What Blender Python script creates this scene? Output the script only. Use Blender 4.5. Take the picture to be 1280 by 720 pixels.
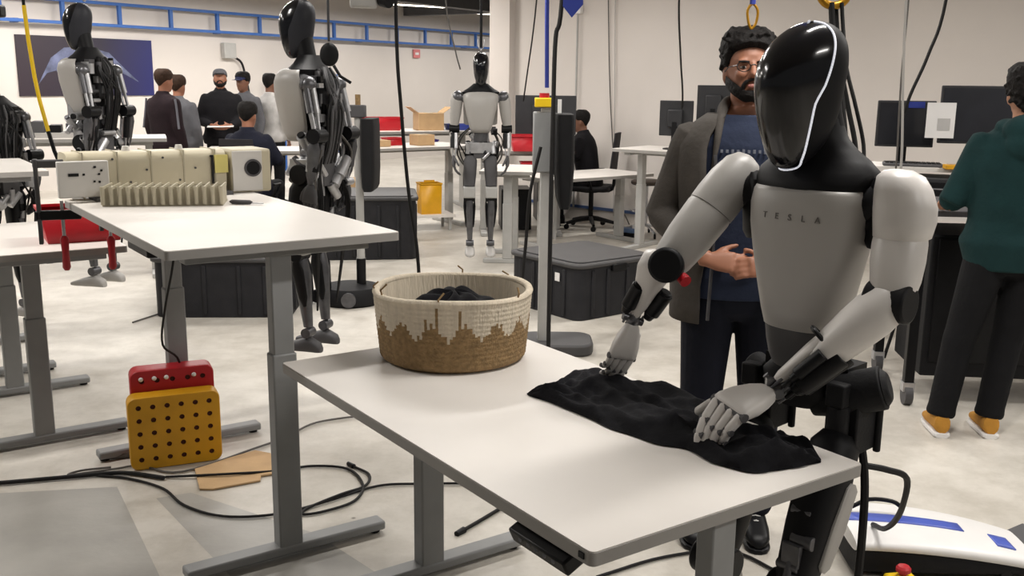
import bpy, bmesh, math, random
from mathutils import Vector, Matrix
from mathutils.bvhtree import BVHTree

for o in list(bpy.data.objects):
    bpy.data.objects.remove(o, do_unlink=True)
scene = bpy.context.scene
COL = scene.collection
V = Vector
R = math.radians
random.seed(7)

# ------------------------------------------------------------------ camera
CAM_F, CAM_PITCH, CAM_ROLL, CAM_H = 1238.3, R(11.7786), R(0.648), 1.6555
cd = bpy.data.cameras.new('camera')
cd.sensor_fit = 'HORIZONTAL'
cd.sensor_width = 36.0
cd.lens = 36.0 * CAM_F / 1280.0
cd.clip_start = 0.05
cd.clip_end = 200
cam = bpy.data.objects.new('camera', cd)
COL.objects.link(cam)
_f = V((0, math.cos(CAM_PITCH), -math.sin(CAM_PITCH)))
_r = V((1, 0, 0))
_u = _r.cross(_f)
_R = _r * math.cos(CAM_ROLL) + _u * math.sin(CAM_ROLL)
_U = -_r * math.sin(CAM_ROLL) + _u * math.cos(CAM_ROLL)
m = Matrix((( _R.x, _U.x, -_f.x, 0), (_R.y, _U.y, -_f.y, 0), (_R.z, _U.z, -_f.z, CAM_H), (0, 0, 0, 1)))
cam.matrix_world = m
scene.camera = cam

# ------------------------------------------------------------------ world, exposure
w = bpy.data.worlds.new('world')
scene.world = w
w.use_nodes = True
w.node_tree.nodes['Background'].inputs[0].default_value = (1.0, 0.97, 0.93, 1)
w.node_tree.nodes['Background'].inputs[1].default_value = 0.13
scene.view_settings.view_transform = 'Standard'
scene.view_settings.look = 'None'
scene.view_settings.exposure = 0.08
scene.view_settings.gamma = 1.0
scene.view_settings.use_curve_mapping = False
LAMP_POWER = 50.0
LAMP_COLOR = (1.0, 0.965, 0.925)


# ------------------------------------------------------------------ materials
def lin(c):
    def g(x):
        x /= 255.0
        return x / 12.92 if x <= 0.04045 else ((x + 0.055) / 1.055) ** 2.4
    return (g(c[0]), g(c[1]), g(c[2]), 1)


MATS = {}


def mat(name, col, rough=0.5, metal=0.0, var=0.10, scale=6.0, bump=0.0, bscale=80.0, coat=0.0, emit=0.0, spec=0.5, stretch=None):
    if name in MATS:
        return MATS[name]
    mm = bpy.data.materials.new(name)
    mm.use_nodes = True
    nt = mm.node_tree
    b = nt.nodes['Principled BSDF']
    c = lin(col)
    tc = nt.nodes.new('ShaderNodeTexCoord')
    mp = nt.nodes.new('ShaderNodeMapping')
    if stretch:
        mp.inputs['Scale'].default_value = stretch
    nt.links.new(tc.outputs['Object'], mp.inputs['Vector'])
    nz = nt.nodes.new('ShaderNodeTexNoise')
    nz.inputs['Scale'].default_value = scale
    nz.inputs['Detail'].default_value = 5
    nt.links.new(mp.outputs['Vector'], nz.inputs['Vector'])
    rp = nt.nodes.new('ShaderNodeValToRGB')
    rp.color_ramp.elements[0].position = 0.3
    rp.color_ramp.elements[1].position = 0.7
    rp.color_ramp.elements[0].color = (c[0] * (1 - var), c[1] * (1 - var), c[2] * (1 - var), 1)
    rp.color_ramp.elements[1].color = (min(1, c[0] * (1 + var)), min(1, c[1] * (1 + var)), min(1, c[2] * (1 + var)), 1)
    nt.links.new(nz.outputs['Fac'], rp.inputs['Fac'])
    nt.links.new(rp.outputs['Color'], b.inputs['Base Color'])
    b.inputs['Roughness'].default_value = rough
    b.inputs['Metallic'].default_value = metal
    b.inputs['Specular IOR Level'].default_value = spec if (max(col) > 60 or rough < 0.3) else min(spec, 0.22)
    if coat:
        b.inputs['Coat Weight'].default_value = coat
        b.inputs['Coat Roughness'].default_value = 0.06
    if emit:
        b.inputs['Emission Color'].default_value = c
        b.inputs['Emission Strength'].default_value = emit
    if bump:
        n2 = nt.nodes.new('ShaderNodeTexNoise')
        n2.inputs['Scale'].default_value = bscale
        n2.inputs['Detail'].default_value = 4
        nt.links.new(mp.outputs['Vector'], n2.inputs['Vector'])
        bp = nt.nodes.new('ShaderNodeBump')
        bp.inputs['Strength'].default_value = bump
        bp.inputs['Distance'].default_value = 0.01
        nt.links.new(n2.outputs['Fac'], bp.inputs['Height'])
        nt.links.new(bp.outputs['Normal'], b.inputs['Normal'])
    MATS[name] = mm
    return mm


def floor_mat():
    mm = bpy.data.materials.new('sealed concrete')
    mm.use_nodes = True
    nt = mm.node_tree
    N = nt.nodes
    b = N['Principled BSDF']
    tc = N.new('ShaderNodeTexCoord')
    n1 = N.new('ShaderNodeTexNoise'); n1.inputs['Scale'].default_value = 0.55; n1.inputs['Detail'].default_value = 8; n1.inputs['Roughness'].default_value = 0.62
    n2 = N.new('ShaderNodeTexNoise'); n2.inputs['Scale'].default_value = 5.0; n2.inputs['Detail'].default_value = 8; n2.inputs['Roughness'].default_value = 0.7
    n3 = N.new('ShaderNodeTexVoronoi'); n3.inputs['Scale'].default_value = 2.6
    for n in (n1, n2, n3):
        nt.links.new(tc.outputs['Object'], n.inputs['Vector'])
    r1 = N.new('ShaderNodeValToRGB')
    e = r1.color_ramp.elements
    e[0].position = 0.36; e[0].color = lin((180, 174, 164))
    e[1].position = 0.62; e[1].color = lin((213, 208, 199))
    nt.links.new(n1.outputs['Fac'], r1.inputs['Fac'])
    r2 = N.new('ShaderNodeValToRGB')
    e = r2.color_ramp.elements
    e[0].position = 0.35; e[0].color = (0.80, 0.79, 0.77, 1)
    e[1].position = 0.6; e[1].color = (1, 1, 1, 1)
    nt.links.new(n2.outputs['Fac'], r2.inputs['Fac'])
    r3 = N.new('ShaderNodeValToRGB')
    e = r3.color_ramp.elements
    e[0].position = 0.012; e[0].color = (0.35, 0.33, 0.30, 1)
    e[1].position = 0.03; e[1].color = (1, 1, 1, 1)
    nt.links.new(n3.outputs['Distance'], r3.inputs['Fac'])
    m1 = N.new('ShaderNodeMixRGB'); m1.blend_type = 'MULTIPLY'; m1.inputs[0].default_value = 1
    m2 = N.new('ShaderNodeMixRGB'); m2.blend_type = 'MULTIPLY'; m2.inputs[0].default_value = 1
    nt.links.new(r1.outputs[0], m1.inputs[1]); nt.links.new(r2.outputs[0], m1.inputs[2])
    nt.links.new(m1.outputs[0], m2.inputs[1]); nt.links.new(r3.outputs[0], m2.inputs[2])
    nt.links.new(m2.outputs[0], b.inputs['Base Color'])
    mr = N.new('ShaderNodeMapRange'); mr.inputs[3].default_value = 0.30; mr.inputs[4].default_value = 0.52
    nt.links.new(n2.outputs['Fac'], mr.inputs[0])
    nt.links.new(mr.outputs[0], b.inputs['Roughness'])
    b.inputs['Specular IOR Level'].default_value = 0.35
    bp = N.new('ShaderNodeBump'); bp.inputs['Strength'].default_value = 0.08; bp.inputs['Distance'].default_value = 0.01
    nt.links.new(n2.outputs['Fac'], bp.inputs['Height']); nt.links.new(bp.outputs[0], b.inputs['Normal'])
    return mm


m_floor = floor_mat()
m_patch = mat('worn grey concrete', (158, 155, 149), 0.45, var=0.12, scale=4, bump=0.1, bscale=30)
m_wall = mat('warm white wall paint', (212, 205, 199), 0.8, var=0.03, scale=1.2, bump=0.06, bscale=60)
m_ceil = mat('grey ceiling', (150, 146, 140), 0.9, var=0.06, scale=2)
m_beam = mat('dark ceiling steel', (78, 78, 80), 0.6, var=0.1)
m_laminate = mat('white laminate', (222, 217, 211), 0.42, var=0.03, scale=3)
m_edge = mat('grey edge band', (150, 147, 143), 0.55, var=0.05)
m_desk = mat('grey powder coat', (138, 139, 139), 0.5, var=0.05, scale=12)
m_deskl = mat('light grey powder coat', (172, 171, 168), 0.5, var=0.05, scale=12)
m_black = mat('black plastic', (17, 17, 19), 0.42, var=0.15, scale=20)
m_blackm = mat('matte black plastic', (22, 22, 24), 0.65, var=0.12, scale=14, bump=0.12, bscale=120)
m_tote = mat('charcoal tote plastic', (40, 40, 43), 0.55, var=0.15, scale=10, bump=0.1, bscale=90)
m_totelid = mat('grey tote lid', (66, 65, 66), 0.55, var=0.1, scale=8)
m_rubber = mat('black cable rubber', (30, 29, 29), 0.6, var=0.1)
m_gcable = mat('grey cable rubber', (88, 84, 80), 0.6, var=0.1)
m_steel = mat('brushed steel', (182, 182, 184), 0.36, 0.65, var=0.15, scale=20)
m_dsteel = mat('dark steel', (98, 98, 101), 0.36, 0.65, var=0.2, scale=20)
m_shell = mat('light grey robot shell', (166, 163, 159), 0.42, var=0.03, scale=4)
m_shell2 = mat('white robot shell', (206, 202, 198), 0.38, var=0.03, scale=4)
m_rblack = mat('black robot skin', (12, 12, 15), 0.55, var=0.1, scale=10)
m_gloss = mat('gloss black visor', (6, 7, 14), 0.16, var=0.1, coat=0.25)
m_rim = mat('white rim strip', (236, 238, 248), 0.3, var=0.02, emit=0.5)
m_dgrey = mat('dark grey abdomen cover', (72, 71, 73), 0.6, var=0.06)
m_cloth = mat('black jersey cloth', (16, 16, 20), 0.9, var=0.3, scale=9, bump=0.35, bscale=40, spec=0.2)
m_blue = mat('blue painted steel', (52, 98, 170), 0.5, var=0.08)
m_dblue = mat('deep blue webbing', (34, 52, 140), 0.7, var=0.1)
m_red = mat('red plastic', (176, 22, 34), 0.42, var=0.08)
m_yellow = mat('amber yellow plastic', (206, 150, 18), 0.45, var=0.08, scale=10)
m_byellow = mat('bright yellow plastic', (236, 196, 20), 0.45, var=0.05)
m_card = mat('brown cardboard', (184, 152, 112), 0.85, var=0.07, scale=12, bump=0.1)
m_cream = mat('cream painted metal', (196, 187, 162), 0.5, var=0.05)
m_tray = mat('beige plastic', (176, 168, 146), 0.6, var=0.06)
m_white = mat('white plastic', (226, 224, 222), 0.4, var=0.03)
m_screen = mat('dark screen', (36, 37, 42), 0.25, var=0.15)
m_mon = mat('monitor casing', (50, 50, 52), 0.5, var=0.1)
m_gold = mat('brass hook', (190, 140, 40), 0.35, 0.7, var=0.1)
m_lamp = mat('lamp diffuser', (255, 246, 228), 0.5, var=0.0, emit=7.0)
m_basket = mat('brown jute', (140, 114, 78), 0.9, var=0.25, scale=60, bump=0.6, bscale=160)
m_bcream = mat('cream cotton thread', (206, 194, 174), 0.9, var=0.10, scale=50, bump=0.5, bscale=150, stretch=(1, 1, 0.12))
m_glass = mat('spectacle frame', (30, 28, 28), 0.3)


# ------------------------------------------------------------------ mesh kit
def frame(d, up=V((0, 0, 1))):
    d = V(d).normalized()
    up = V(up)
    if abs(d.dot(up.normalized())) > 0.98:
        up = V((0, 1, 0)) if abs(d.y) < 0.9 else V((1, 0, 0))
    x = up.cross(d).normalized()
    y = d.cross(x).normalized()
    return x, y, d


def rotz(a):
    return Matrix.Rotation(a, 3, 'Z')


class M:
    def __init__(self):
        self.v = []; self.f = []; self.mi = []

    def add(self, vs, fs, mi=0):
        o = len(self.v)
        self.v += [V(p) for p in vs]
        self.f += [tuple(i + o for i in q) for q in fs]
        self.mi += [mi] * len(fs)
        return self

    def box(self, c, s, rot=None, mi=0, taper=None):
        c = V(c); hx, hy, hz = s[0] / 2, s[1] / 2, s[2] / 2
        vs = []
        for sz in (-1, 1):
            k = taper if (taper and sz > 0) else 1.0
            for sx, sy in ((-1, -1), (1, -1), (1, 1), (-1, 1)):
                p = V((sx * hx * k, sy * hy * k, sz * hz))
                vs.append(c + (rot @ p if rot else p))
        return self.add(vs, [(3, 2, 1, 0), (4, 5, 6, 7), (0, 1, 5, 4), (1, 2, 6, 5), (2, 3, 7, 6), (3, 0, 4, 7)], mi)

    def cyl(self, p0, p1, r0, r1=None, n=16, mi=0):
        p0 = V(p0); p1 = V(p1)
        r1 = r0 if r1 is None else r1
        x, y, d = frame(p1 - p0)
        vs = []
        for p, r in ((p0, r0), (p1, r1)):
            for i in range(n):
                a = 2 * math.pi * i / n
                vs.append(p + x * (r * math.cos(a)) + y * (r * math.sin(a)))
        fs = [(i, (i + 1) % n, n + (i + 1) % n, n + i) for i in range(n)]
        fs += [tuple(range(n - 1, -1, -1)), tuple(range(n, 2 * n))]
        return self.add(vs, fs, mi)

    def rings(self, rs, cap=True, mi=0, closed=True):
        n = len(rs[0]); vs = [p for r in rs for p in r]; fs = []
        for k in range(len(rs) - 1):
            for i in range(n if closed else n - 1):
                j = (i + 1) % n
                fs.append((k * n + i, k * n + j, (k + 1) * n + j, (k + 1) * n + i))
        if cap and closed:
            fs.append(tuple(range(n - 1, -1, -1)))
            fs.append(tuple((len(rs) - 1) * n + i for i in range(n)))
        return self.add(vs, fs, mi)

    def loft(self, secs, n=24, mi=0, t0=0.0, t1=None, cap=True):
        # secs: (centre, ax, ay, exponent)
        rs = []
        for s in secs:
            c, ax, ay = V(s[0]), V(s[1]), V(s[2])
            e = s[3] if len(s) > 3 else 2.0
            ring = []
            cnt = n if t1 is None else n + 1
            for i in range(cnt):
                a = 2 * math.pi * i / n if t1 is None else t0 + (t1 - t0) * i / n
                ca, sa = math.cos(a), math.sin(a)
                u = math.copysign(abs(ca) ** (2 / e), ca)
                q = math.copysign(abs(sa) ** (2 / e), sa)
                ring.append(c + ax * u + ay * q)
            rs.append(ring)
        return self.rings(rs, cap=cap, mi=mi, closed=(t1 is None))

    def limb(self, p0, p1, prof, up=V((0, 0, 1)), n=20, e=2.0, mi=0, bow=None):
        p0 = V(p0); p1 = V(p1)
        x, y, d = frame(p1 - p0, up)
        secs = []
        for q in prof:
            t, rx = q[0], q[1]
            ry = q[2] if len(q) > 2 else rx
            c = p0.lerp(p1, t)
            if bow is not None:
                c = c + V(bow) * math.sin(math.pi * min(1, max(0, t)))
            secs.append((c, x * rx, y * ry, e))
        return self.loft(secs, n, mi)

    def capsule(self, p0, p1, r0, r1=None, n=14, mi=0):
        p0 = V(p0); p1 = V(p1); r1 = r0 if r1 is None else r1
        L = (p1 - p0).length
        pr = []
        for k in range(5):
            a = math.pi / 2 * k / 4
            pr.append((-r0 * math.cos(a) / L, max(1e-4, r0 * math.sin(a))))
        for k in range(5):
            a = math.pi / 2 * k / 4
            pr.append((1 + r1 * math.sin(a) / L, max(1e-4, r1 * math.cos(a))))
        return self.limb(p0, p1, pr, n=n, mi=mi)

    def ell(self, c, r, rot=None, n=18, k=10, mi=0):
        c = V(c); rs = []
        for j in range(k + 1):
            ph = math.pi * j / k
            zz = -math.cos(ph); rr = max(1e-3, math.sin(ph))
            ring = []
            for i in range(n):
                a = 2 * math.pi * i / n
                p = V((r[0] * rr * math.cos(a), r[1] * rr * math.sin(a), r[2] * zz))
                ring.append(c + (rot @ p if rot else p))
            rs.append(ring)
        return self.rings(rs, True, mi)

    def tube(self, pts, r, n=8, smooth=0, mi=0):
        pts = [V(p) for p in pts]
        if smooth:
            q = []
            for i in range(len(pts) - 1):
                a, b = pts[i], pts[i + 1]
                p0 = pts[i - 1] if i else a * 2 - b
                p3 = pts[i + 2] if i + 2 < len(pts) else b * 2 - a
                for s in range(smooth):
                    t = s / smooth
                    q.append(0.5 * ((2 * a) + (b - p0) * t + (2 * p0 - 5 * a + 4 * b - p3) * t * t + (3 * a - p0 - 3 * b + p3) * t ** 3))
            q.append(pts[-1]); pts = q
        rs = []; x = None
        for i, p in enumerate(pts):
            d = (pts[min(i + 1, len(pts) - 1)] - pts[max(i - 1, 0)])
            if d.length < 1e-9: d = V((0, 0, 1))
            d.normalize()
            if x is None: x, y, _ = frame(d)
            else:
                x = (x - d * x.dot(d))
                if x.length < 1e-6: x, y, _ = frame(d)
                x.normalize(); y = d.cross(x)
            rr = r[min(i, len(r) - 1)] if isinstance(r, (list, tuple)) else r
            rs.append([p + x * (rr * math.cos(2 * math.pi * k / n)) + y * (rr * math.sin(2 * math.pi * k / n)) for k in range(n)])
        return self.rings(rs, True, mi)

    def lathe(self, prof, c=(0, 0, 0), n=32, mi=0, cap=False):
        c = V(c)
        rs = [[c + V((r * math.cos(2 * math.pi * i / n), r * math.sin(2 * math.pi * i / n), z)) for i in range(n)] for r, z in prof]
        return self.rings(rs, cap, mi)

    def prism(self, poly, z0, z1, rot=None, c=(0, 0, 0), mi=0):
        n = len(poly); c = V(c)
        vs = [V((p[0], p[1], z0)) for p in poly] + [V((p[0], p[1], z1)) for p in poly]
        vs = [c + (rot @ p if rot else p) for p in vs]
        fs = [(i, (i + 1) % n, n + (i + 1) % n, n + i) for i in range(n)] + [tuple(range(n - 1, -1, -1)), tuple(range(n, 2 * n))]
        return self.add(vs, fs, mi)

    def obj(self, name, mats, parent=None, world=False, bevel=0.0, sharp=38, remesh=0.0, smooth_it=4, sub=0, solid=0.0, kind=None):
        root = parent
        while root is not None and root.parent is not None: root = root.parent
        vs = self.v
        if world and root is not None:
            inv = (Matrix.Translation(root.location) @ Matrix.Rotation(root.rotation_euler.z, 4, 'Z')).inverted()
            vs = [inv @ p for p in vs]
        me = bpy.data.meshes.new(name)
        me.from_pydata([tuple(p) for p in vs], [], self.f)
        if not isinstance(mats, (list, tuple)): mats = [mats]
        for q in mats: me.materials.append(q)
        if len(mats) > 1: me.polygons.foreach_set('material_index', self.mi)
        bm = bmesh.new(); bm.from_mesh(me)
        bmesh.ops.recalc_face_normals(bm, faces=bm.faces)
        bm.to_mesh(me); bm.free()
        me.polygons.foreach_set('use_smooth', [True] * len(me.polygons))
        if not (remesh or sub): me.set_sharp_from_angle(angle=R(sharp))
        me.update()
        ob = bpy.data.objects.new(name, me)
        COL.objects.link(ob)
        if parent is not None: ob.parent = parent
        if solid:
            md = ob.modifiers.new('solid', 'SOLIDIFY'); md.thickness = solid; md.offset = 0
        if remesh:
            md = ob.modifiers.new('remesh', 'REMESH'); md.mode = 'VOXEL'; md.voxel_size = remesh; md.use_smooth_shade = True
            md = ob.modifiers.new('smooth', 'SMOOTH'); md.iterations = smooth_it; md.factor = 0.5
        if sub:
            md = ob.modifiers.new('sub', 'SUBSURF'); md.levels = sub; md.render_levels = sub
        if bevel:
            md = ob.modifiers.new('bevel', 'BEVEL'); md.width = bevel; md.segments = 2; md.limit_method = 'ANGLE'; md.angle_limit = R(40)
        if kind: ob['kind'] = kind
        return ob


def tag(o, label, cat, group=None):
    o['label'] = label; o['category'] = cat
    if group: o['group'] = group
    return o


def thing(name, label, cat, loc=(0, 0, 0), rz=0.0, group=None):
    o = bpy.data.objects.new(name, None)
    o.empty_display_size = 0.1
    COL.objects.link(o)
    o.location = loc; o.rotation_euler = (0, 0, rz)
    return tag(o, label, cat, group)


def struct(o):
    o['kind'] = 'structure'
    return o


def copy_tree(o, parent=None):
    c = o.copy(); COL.objects.link(c)
    if parent is not None: c.parent = parent
    for ch in list(o.children): copy_tree(ch, c)
    return c


def rrect(w_, h_, r, n=4):
    pts = []
    for cx, cy, a0 in ((w_ / 2 - r, h_ / 2 - r, 0), (-w_ / 2 + r, h_ / 2 - r, 90), (-w_ / 2 + r, -h_ / 2 + r, 180), (w_ / 2 - r, -h_ / 2 + r, 270)):
        for i in range(n + 1):
            a = R(a0 + 90 * i / n)
            pts.append((cx + r * math.cos(a), cy + r * math.sin(a)))
    return pts


# ------------------------------------------------------------------ room shell
fl = M(); fl.add([(-14, -4, 0), (10, -4, 0), (10, 34, 0), (-14, 34, 0)], [(0, 1, 2, 3)])
floor = struct(fl.obj('floor', m_floor))
# a worn, darker bay of concrete between paler joint bands
M().add([(-2.6, 2.5, .0006), (-0.84, 2.5, .0006), (-1.62, 3.83, .0006), (-2.6, 3.66, .0006)], [(0, 1, 2, 3)]).obj('worn_bay', m_patch, floor)
M().add([(-0.80, 2.9, .0006), (-0.25, 2.9, .0006), (-0.72, 3.42, .0006), (-1.30, 3.78, .0006), (-1.42, 3.72, .0006)], [(0, 1, 2, 3, 4)]).obj('worn_bay', m_patch, floor)


def slab(name, a, b, z0, z1, th, side, m_):
    a = V((a[0], a[1], 0)); b = V((b[0], b[1], 0)); d = (b - a); L = d.length
    ang = math.atan2(d.y, d.x)
    n = V((-math.sin(ang), math.cos(ang), 0)) * side
    c = (a + b) / 2 + n * th / 2 + V((0, 0, (z0 + z1) / 2))
    return M().box(c, (L, th, z1 - z0), rotz(ang)).obj(name, m_)


CEIL = 3.2
FW_A, FW_B = V((-7.182, 14.2, 0)), V((-0.546, 24.5, 0))       # far wall of the hall
fd = (FW_B - FW_A).normalized()
fn = V((fd.y, -fd.x, 0))                                      # towards the hall
struct(slab('wall_left', FW_A - fd * 6, FW_B + fd * 7, 0, CEIL, 0.2, 1, m_wall))
BW_A, BW_B = V((-0.241, 13.1, 0)), V((4.444, 8.9, 0))         # white wall on the right
bd = (BW_B - BW_A).normalized()
bn = V((bd.y, -bd.x, 0))
if bn.y > 0: bn = -bn
struct(slab('wall_back', BW_A, BW_B + bd * 4, 0, CEIL, 0.25, 1, m_wall))
struct(M().box(BW_A + bd * 0.16 + bn * 0.05 + V((0, 0, CEIL / 2)), (0.34, 0.12, CEIL), rotz(math.atan2(bd.y, bd.x))).obj('trim_1', m_wall))
ce = M(); ce.box((-2, 15, CEIL + 0.05), (24, 38, 0.1))
ceiling = struct(ce.obj('ceiling', m_ceil))
for k, s in enumerate((9.0, 12.5)):
    c = FW_A + fd * s + fn * 1.6
    struct(M().box(V((c.x, c.y, CEIL - 0.11)), (0.2, 5.0, 0.2), rotz(math.atan2(fn.y, fn.x) - math.pi / 2), 0).obj('trim_%d' % (k + 2), m_beam))
struct(M().box(FW_A + fd * 9.2 + fn * 2.6 + V((0, 0, CEIL - 0.13)), (9.0, 0.22, 0.22), rotz(math.atan2(fd.y, fd.x))).obj('trim_4', m_beam))
# dark blue cable strip along the foot of the right wall
bb = M().box(BW_A + bd * 3.2 + bn * 0.012 + V((0, 0, 0.16)), (5.6, 0.02, 0.035), rotz(math.atan2(bd.y, bd.x))).obj('baseboard_back', mat('slate blue strip', (62, 82, 122), 0.5)); struct(bb)

# blue open truss on the far wall
tr = thing('wall_truss', 'long blue steel ladder truss running high along the far wall', 'truss', FW_A + fn * 0.15 + V((0, 0, 2.40)), math.atan2(fd.y, fd.x))
for z in (0.02, 0.34):
    M().box((6.0, 0, z), (15.5, 0.07, 0.045)).obj('chord', m_blue, tr, bevel=0.004)
for i in range(16):
    M().box((-1.0 + i * 0.95, 0, 0.18), (0.055, 0.05, 0.30)).obj('upright', m_blue, tr)
for i in range(4):
    M().box((0.2 + i * 3.6, 0.10, 0.02), (0.06, 0.16, 0.06)).obj('bracket', m_blue, tr)

# ceiling lamps
wd = V((math.cos(R(35)), math.sin(R(35)), 0)); ud = V((-wd.y, wd.x, 0))
k = 0
lamps = []
for i in range(-1, 6):
    for j in range(-4, 5):
        p = V((1.25, 2.85, 0)) + wd * (j * 3.0) + ud * (i * 3.2)
        if not (-9 < p.x < 6.5 and -1.5 < p.y < 23): continue
        if (p - BW_A).dot(bn) < 1.3 and p.x > -1.2: continue
        if p.y < 2.2 and p.x < 1.5: continue
        if (p - FW_A).dot(fn) < 0.8: continue
        lamps.append(p)
for s in (1.5, 4.2, 6.9, 9.6, 12.3): lamps.append(FW_A + fd * s + fn * 1.9)
lamp_labels = 'suspended linear ceiling lamp with a glowing white diffuser'
for p in lamps:
    e = thing('ceiling_lamp', lamp_labels, 'lamp', (p.x, p.y, CEIL - 0.2), R(35), 'linear ceiling lamps of the hall')
    M().box((0, 0, 0.035), (1.3, 0.16, 0.05), None, 0, 0.8).obj('housing', m_white, e)
    M().box((0, 0, 0.004), (1.26, 0.13, 0.012)).obj('diffuser', m_lamp, e)
    for sx in (-0.45, 0.45): M().cyl((sx, 0, 0.06), (sx, 0, 0.2), 0.004, n=6).obj('hanger', m_dsteel, e)
    ld = bpy.data.lights.new('lamp_light', 'AREA'); ld.shape = 'RECTANGLE'; ld.size = 1.26; ld.size_y = 0.14
    ld.energy = LAMP_POWER; ld.color = LAMP_COLOR
    lo = bpy.data.objects.new('lamp_light', ld); COL.objects.link(lo); lo.parent = e; lo.location = (0, 0, -0.012)

# ------------------------------------------------------------------ desks
def desk(label, corner, yaw, h, L, W, group=None, leg_y=0.0, inset=0.13, keypad=False, ctrl=False, legm=None, topm=None, th=0.03, foot=True, legs=(0, 1)):
    """corner = near corner; long side runs along yaw, short side along yaw-90."""
    legm = legm or m_desk
    u = V((math.cos(yaw), math.sin(yaw), 0)); wv = V((math.sin(yaw), -math.cos(yaw), 0))
    c = V((corner[0], corner[1], 0)) + u * L / 2 + wv * W / 2
    e = thing('standing_desk', label, 'desk', c, yaw, group)
    t = M().prism(rrect(L - 0.004, W - 0.004, 0.012), h - 0.003, h).obj('tabletop', topm or m_laminate, e)
    M().prism(rrect(L, W, 0.014), h - th, h - 0.003).obj('edge_band', m_edge, t)
    for sx in legs:
        sx = -1 if sx == 0 else 1
        x = sx * (L / 2 - inset)
        lg = M()
        lg.box((x, leg_y, 0.035 + (h * 0.62) / 2), (0.062, 0.086, h * 0.62))
        lo = lg.obj('leg', legm, e, bevel=0.006)
        M().box((x, leg_y, h * 0.8), (0.052, 0.074, h * 0.4 - th - 0.03)).obj('inner_tube', legm, lo, bevel=0.005)
        M().box((x, leg_y, h - th - 0.018), (0.07, W - 0.16, 0.03)).obj('side_bracket', legm, e, bevel=0.004)
        if foot:
            fo = M().box((x, leg_y, 0.030), (0.072, W * 0.92, 0.034)).obj('foot', legm, e, bevel=0.008)
            for sy in (-1, 1):
                M().cyl((x, leg_y + sy * (W * 0.46 - 0.03), 0.0), (x, leg_y + sy * (W * 0.46 - 0.03), 0.014), 0.02, n=12).obj('glide', m_black, fo)
    for sy in (-1, 1):
        M().box((0, leg_y + sy * 0.09, h - th - 0.026), (L - 2 * inset - 0.07, 0.03, 0.04)).obj('crossbar', legm, e, bevel=0.003)
    if keypad:
        kp = M().box((-L / 2 + 0.17, W / 2 - 0.022, h - th - 0.026), (0.19, 0.055, 0.036), Matrix.Rotation(R(-25), 3, 'X')).obj('keypad', m_black, e, bevel=0.005)
        for i in range(5):
            M().cyl((-L / 2 + 0.11 + i * 0.028, W / 2 + 0.004, h - th - 0.03), (-L / 2 + 0.11 + i * 0.028, W / 2 + 0.0075, h - th - 0.0285), 0.006, n=10).obj('button', m_dsteel, kp)
        M().box((-L / 2 + 0.03, W / 2 - 0.012, h - th / 2), (0.016, 0.03, 0.012)).obj('edge_clip', m_black, e)
    if ctrl:
        M().box((-L / 2 + 0.5, W / 2 - 0.09, h - th - 0.03), (0.26, 0.1, 0.045)).obj('control_box', m_black, e, bevel=0.006)
    return e


T1h, T2h = 0.792, 1.143
t1_yaw, t2_yaw = 2.17829, 2.17421
T1B = (0.1555, 1.7141); T1L, T1W = 1.525, 0.816
desk('white standing desk carrying the woven basket and the black shirt', T1B, t1_yaw, T1h, T1L, T1W, leg_y=-0.05, inset=0.115, keypad=True)
T2B = (-1.0451, 2.9368); T2L, T2W = 1.514, 0.797
desk('raised white standing desk carrying the beige divider tray', T2B, t2_yaw, T2h, T2L, T2W, inset=0.115, ctrl=True)
desk('low white desk with a red bin, clamped beside the divider-tray desk', (-2.42, 4.02), R(124.5), 0.90, 1.05, 0.80, inset=0.10)
desk('tall white desk behind the red-bin desk, beside the hanging robot', (-3.20, 4.98), R(124.5), 1.15, 1.0, 0.80, inset=0.12)


def t1p(a, b, z=0.0):
    """point on table 1: a metres along the long side from the near corner, b metres across."""
    u = V((math.cos(t1_yaw), math.sin(t1_yaw), 0)); wv = V((math.sin(t1_yaw), -math.cos(t1_yaw), 0))
    return V((T1B[0], T1B[1], T1h)) + u * a + wv * b + V((0, 0, z))


# ------------------------------------------------------------------ basket
bx, by = -0.187, 3.075
bas = thing('woven_basket', 'round coiled jute basket with cream zigzag top on the white desk', 'basket', (bx, by, T1h), 0.3)
mb = M(); NS = 180; NZ = 56; HB = 0.218
rows = []
for j in range(NZ + 1):
    t = j / NZ
    ring = []
    for i in range(NS):
        a = 2 * math.pi * i / NS
        r = 0.228 + 0.021 * t ** 0.9 - 0.02 * max(0, 0.06 - t) / 0.06
        r += 0.0026 * abs(math.sin(math.pi * t * 15)) + 0.0012 * math.sin(a * 60 + j)
        r *= 1 + 0.008 * math.sin(2 * a + 0.6) * t
        z = HB * t + 0.004 * math.sin(3 * a + 1.0) * t
        ring.append(V((r * math.cos(a), r * math.sin(a), z)))
    rows.append(ring)
mb.rings(rows, cap=False)
nf = 0
rnd = random.Random(3)
jit = [rnd.uniform(-0.035, 0.035) for _ in range(NS)]
spk = {i: rnd.uniform(0.1, 0.3) for i in range(NS) if rnd.random() < 0.05}
for j in range(NZ):
    for i in range(NS):
        ph = (i / NS * 15) % 1.0
        tri = abs(ph - 0.5) * 2
        lim = 0.47 + 0.25 * (round(tri * 4) / 4) + jit[i] + (spk.get(i, 0) if tri > 0.6 else 0)
        mb.mi[nf] = 1 if (j / NZ) > lim else 0
        nf += 1
wallb = mb.obj('basket_wall', [m_basket, m_bcream], bas, sharp=80)
rim = M()
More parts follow.
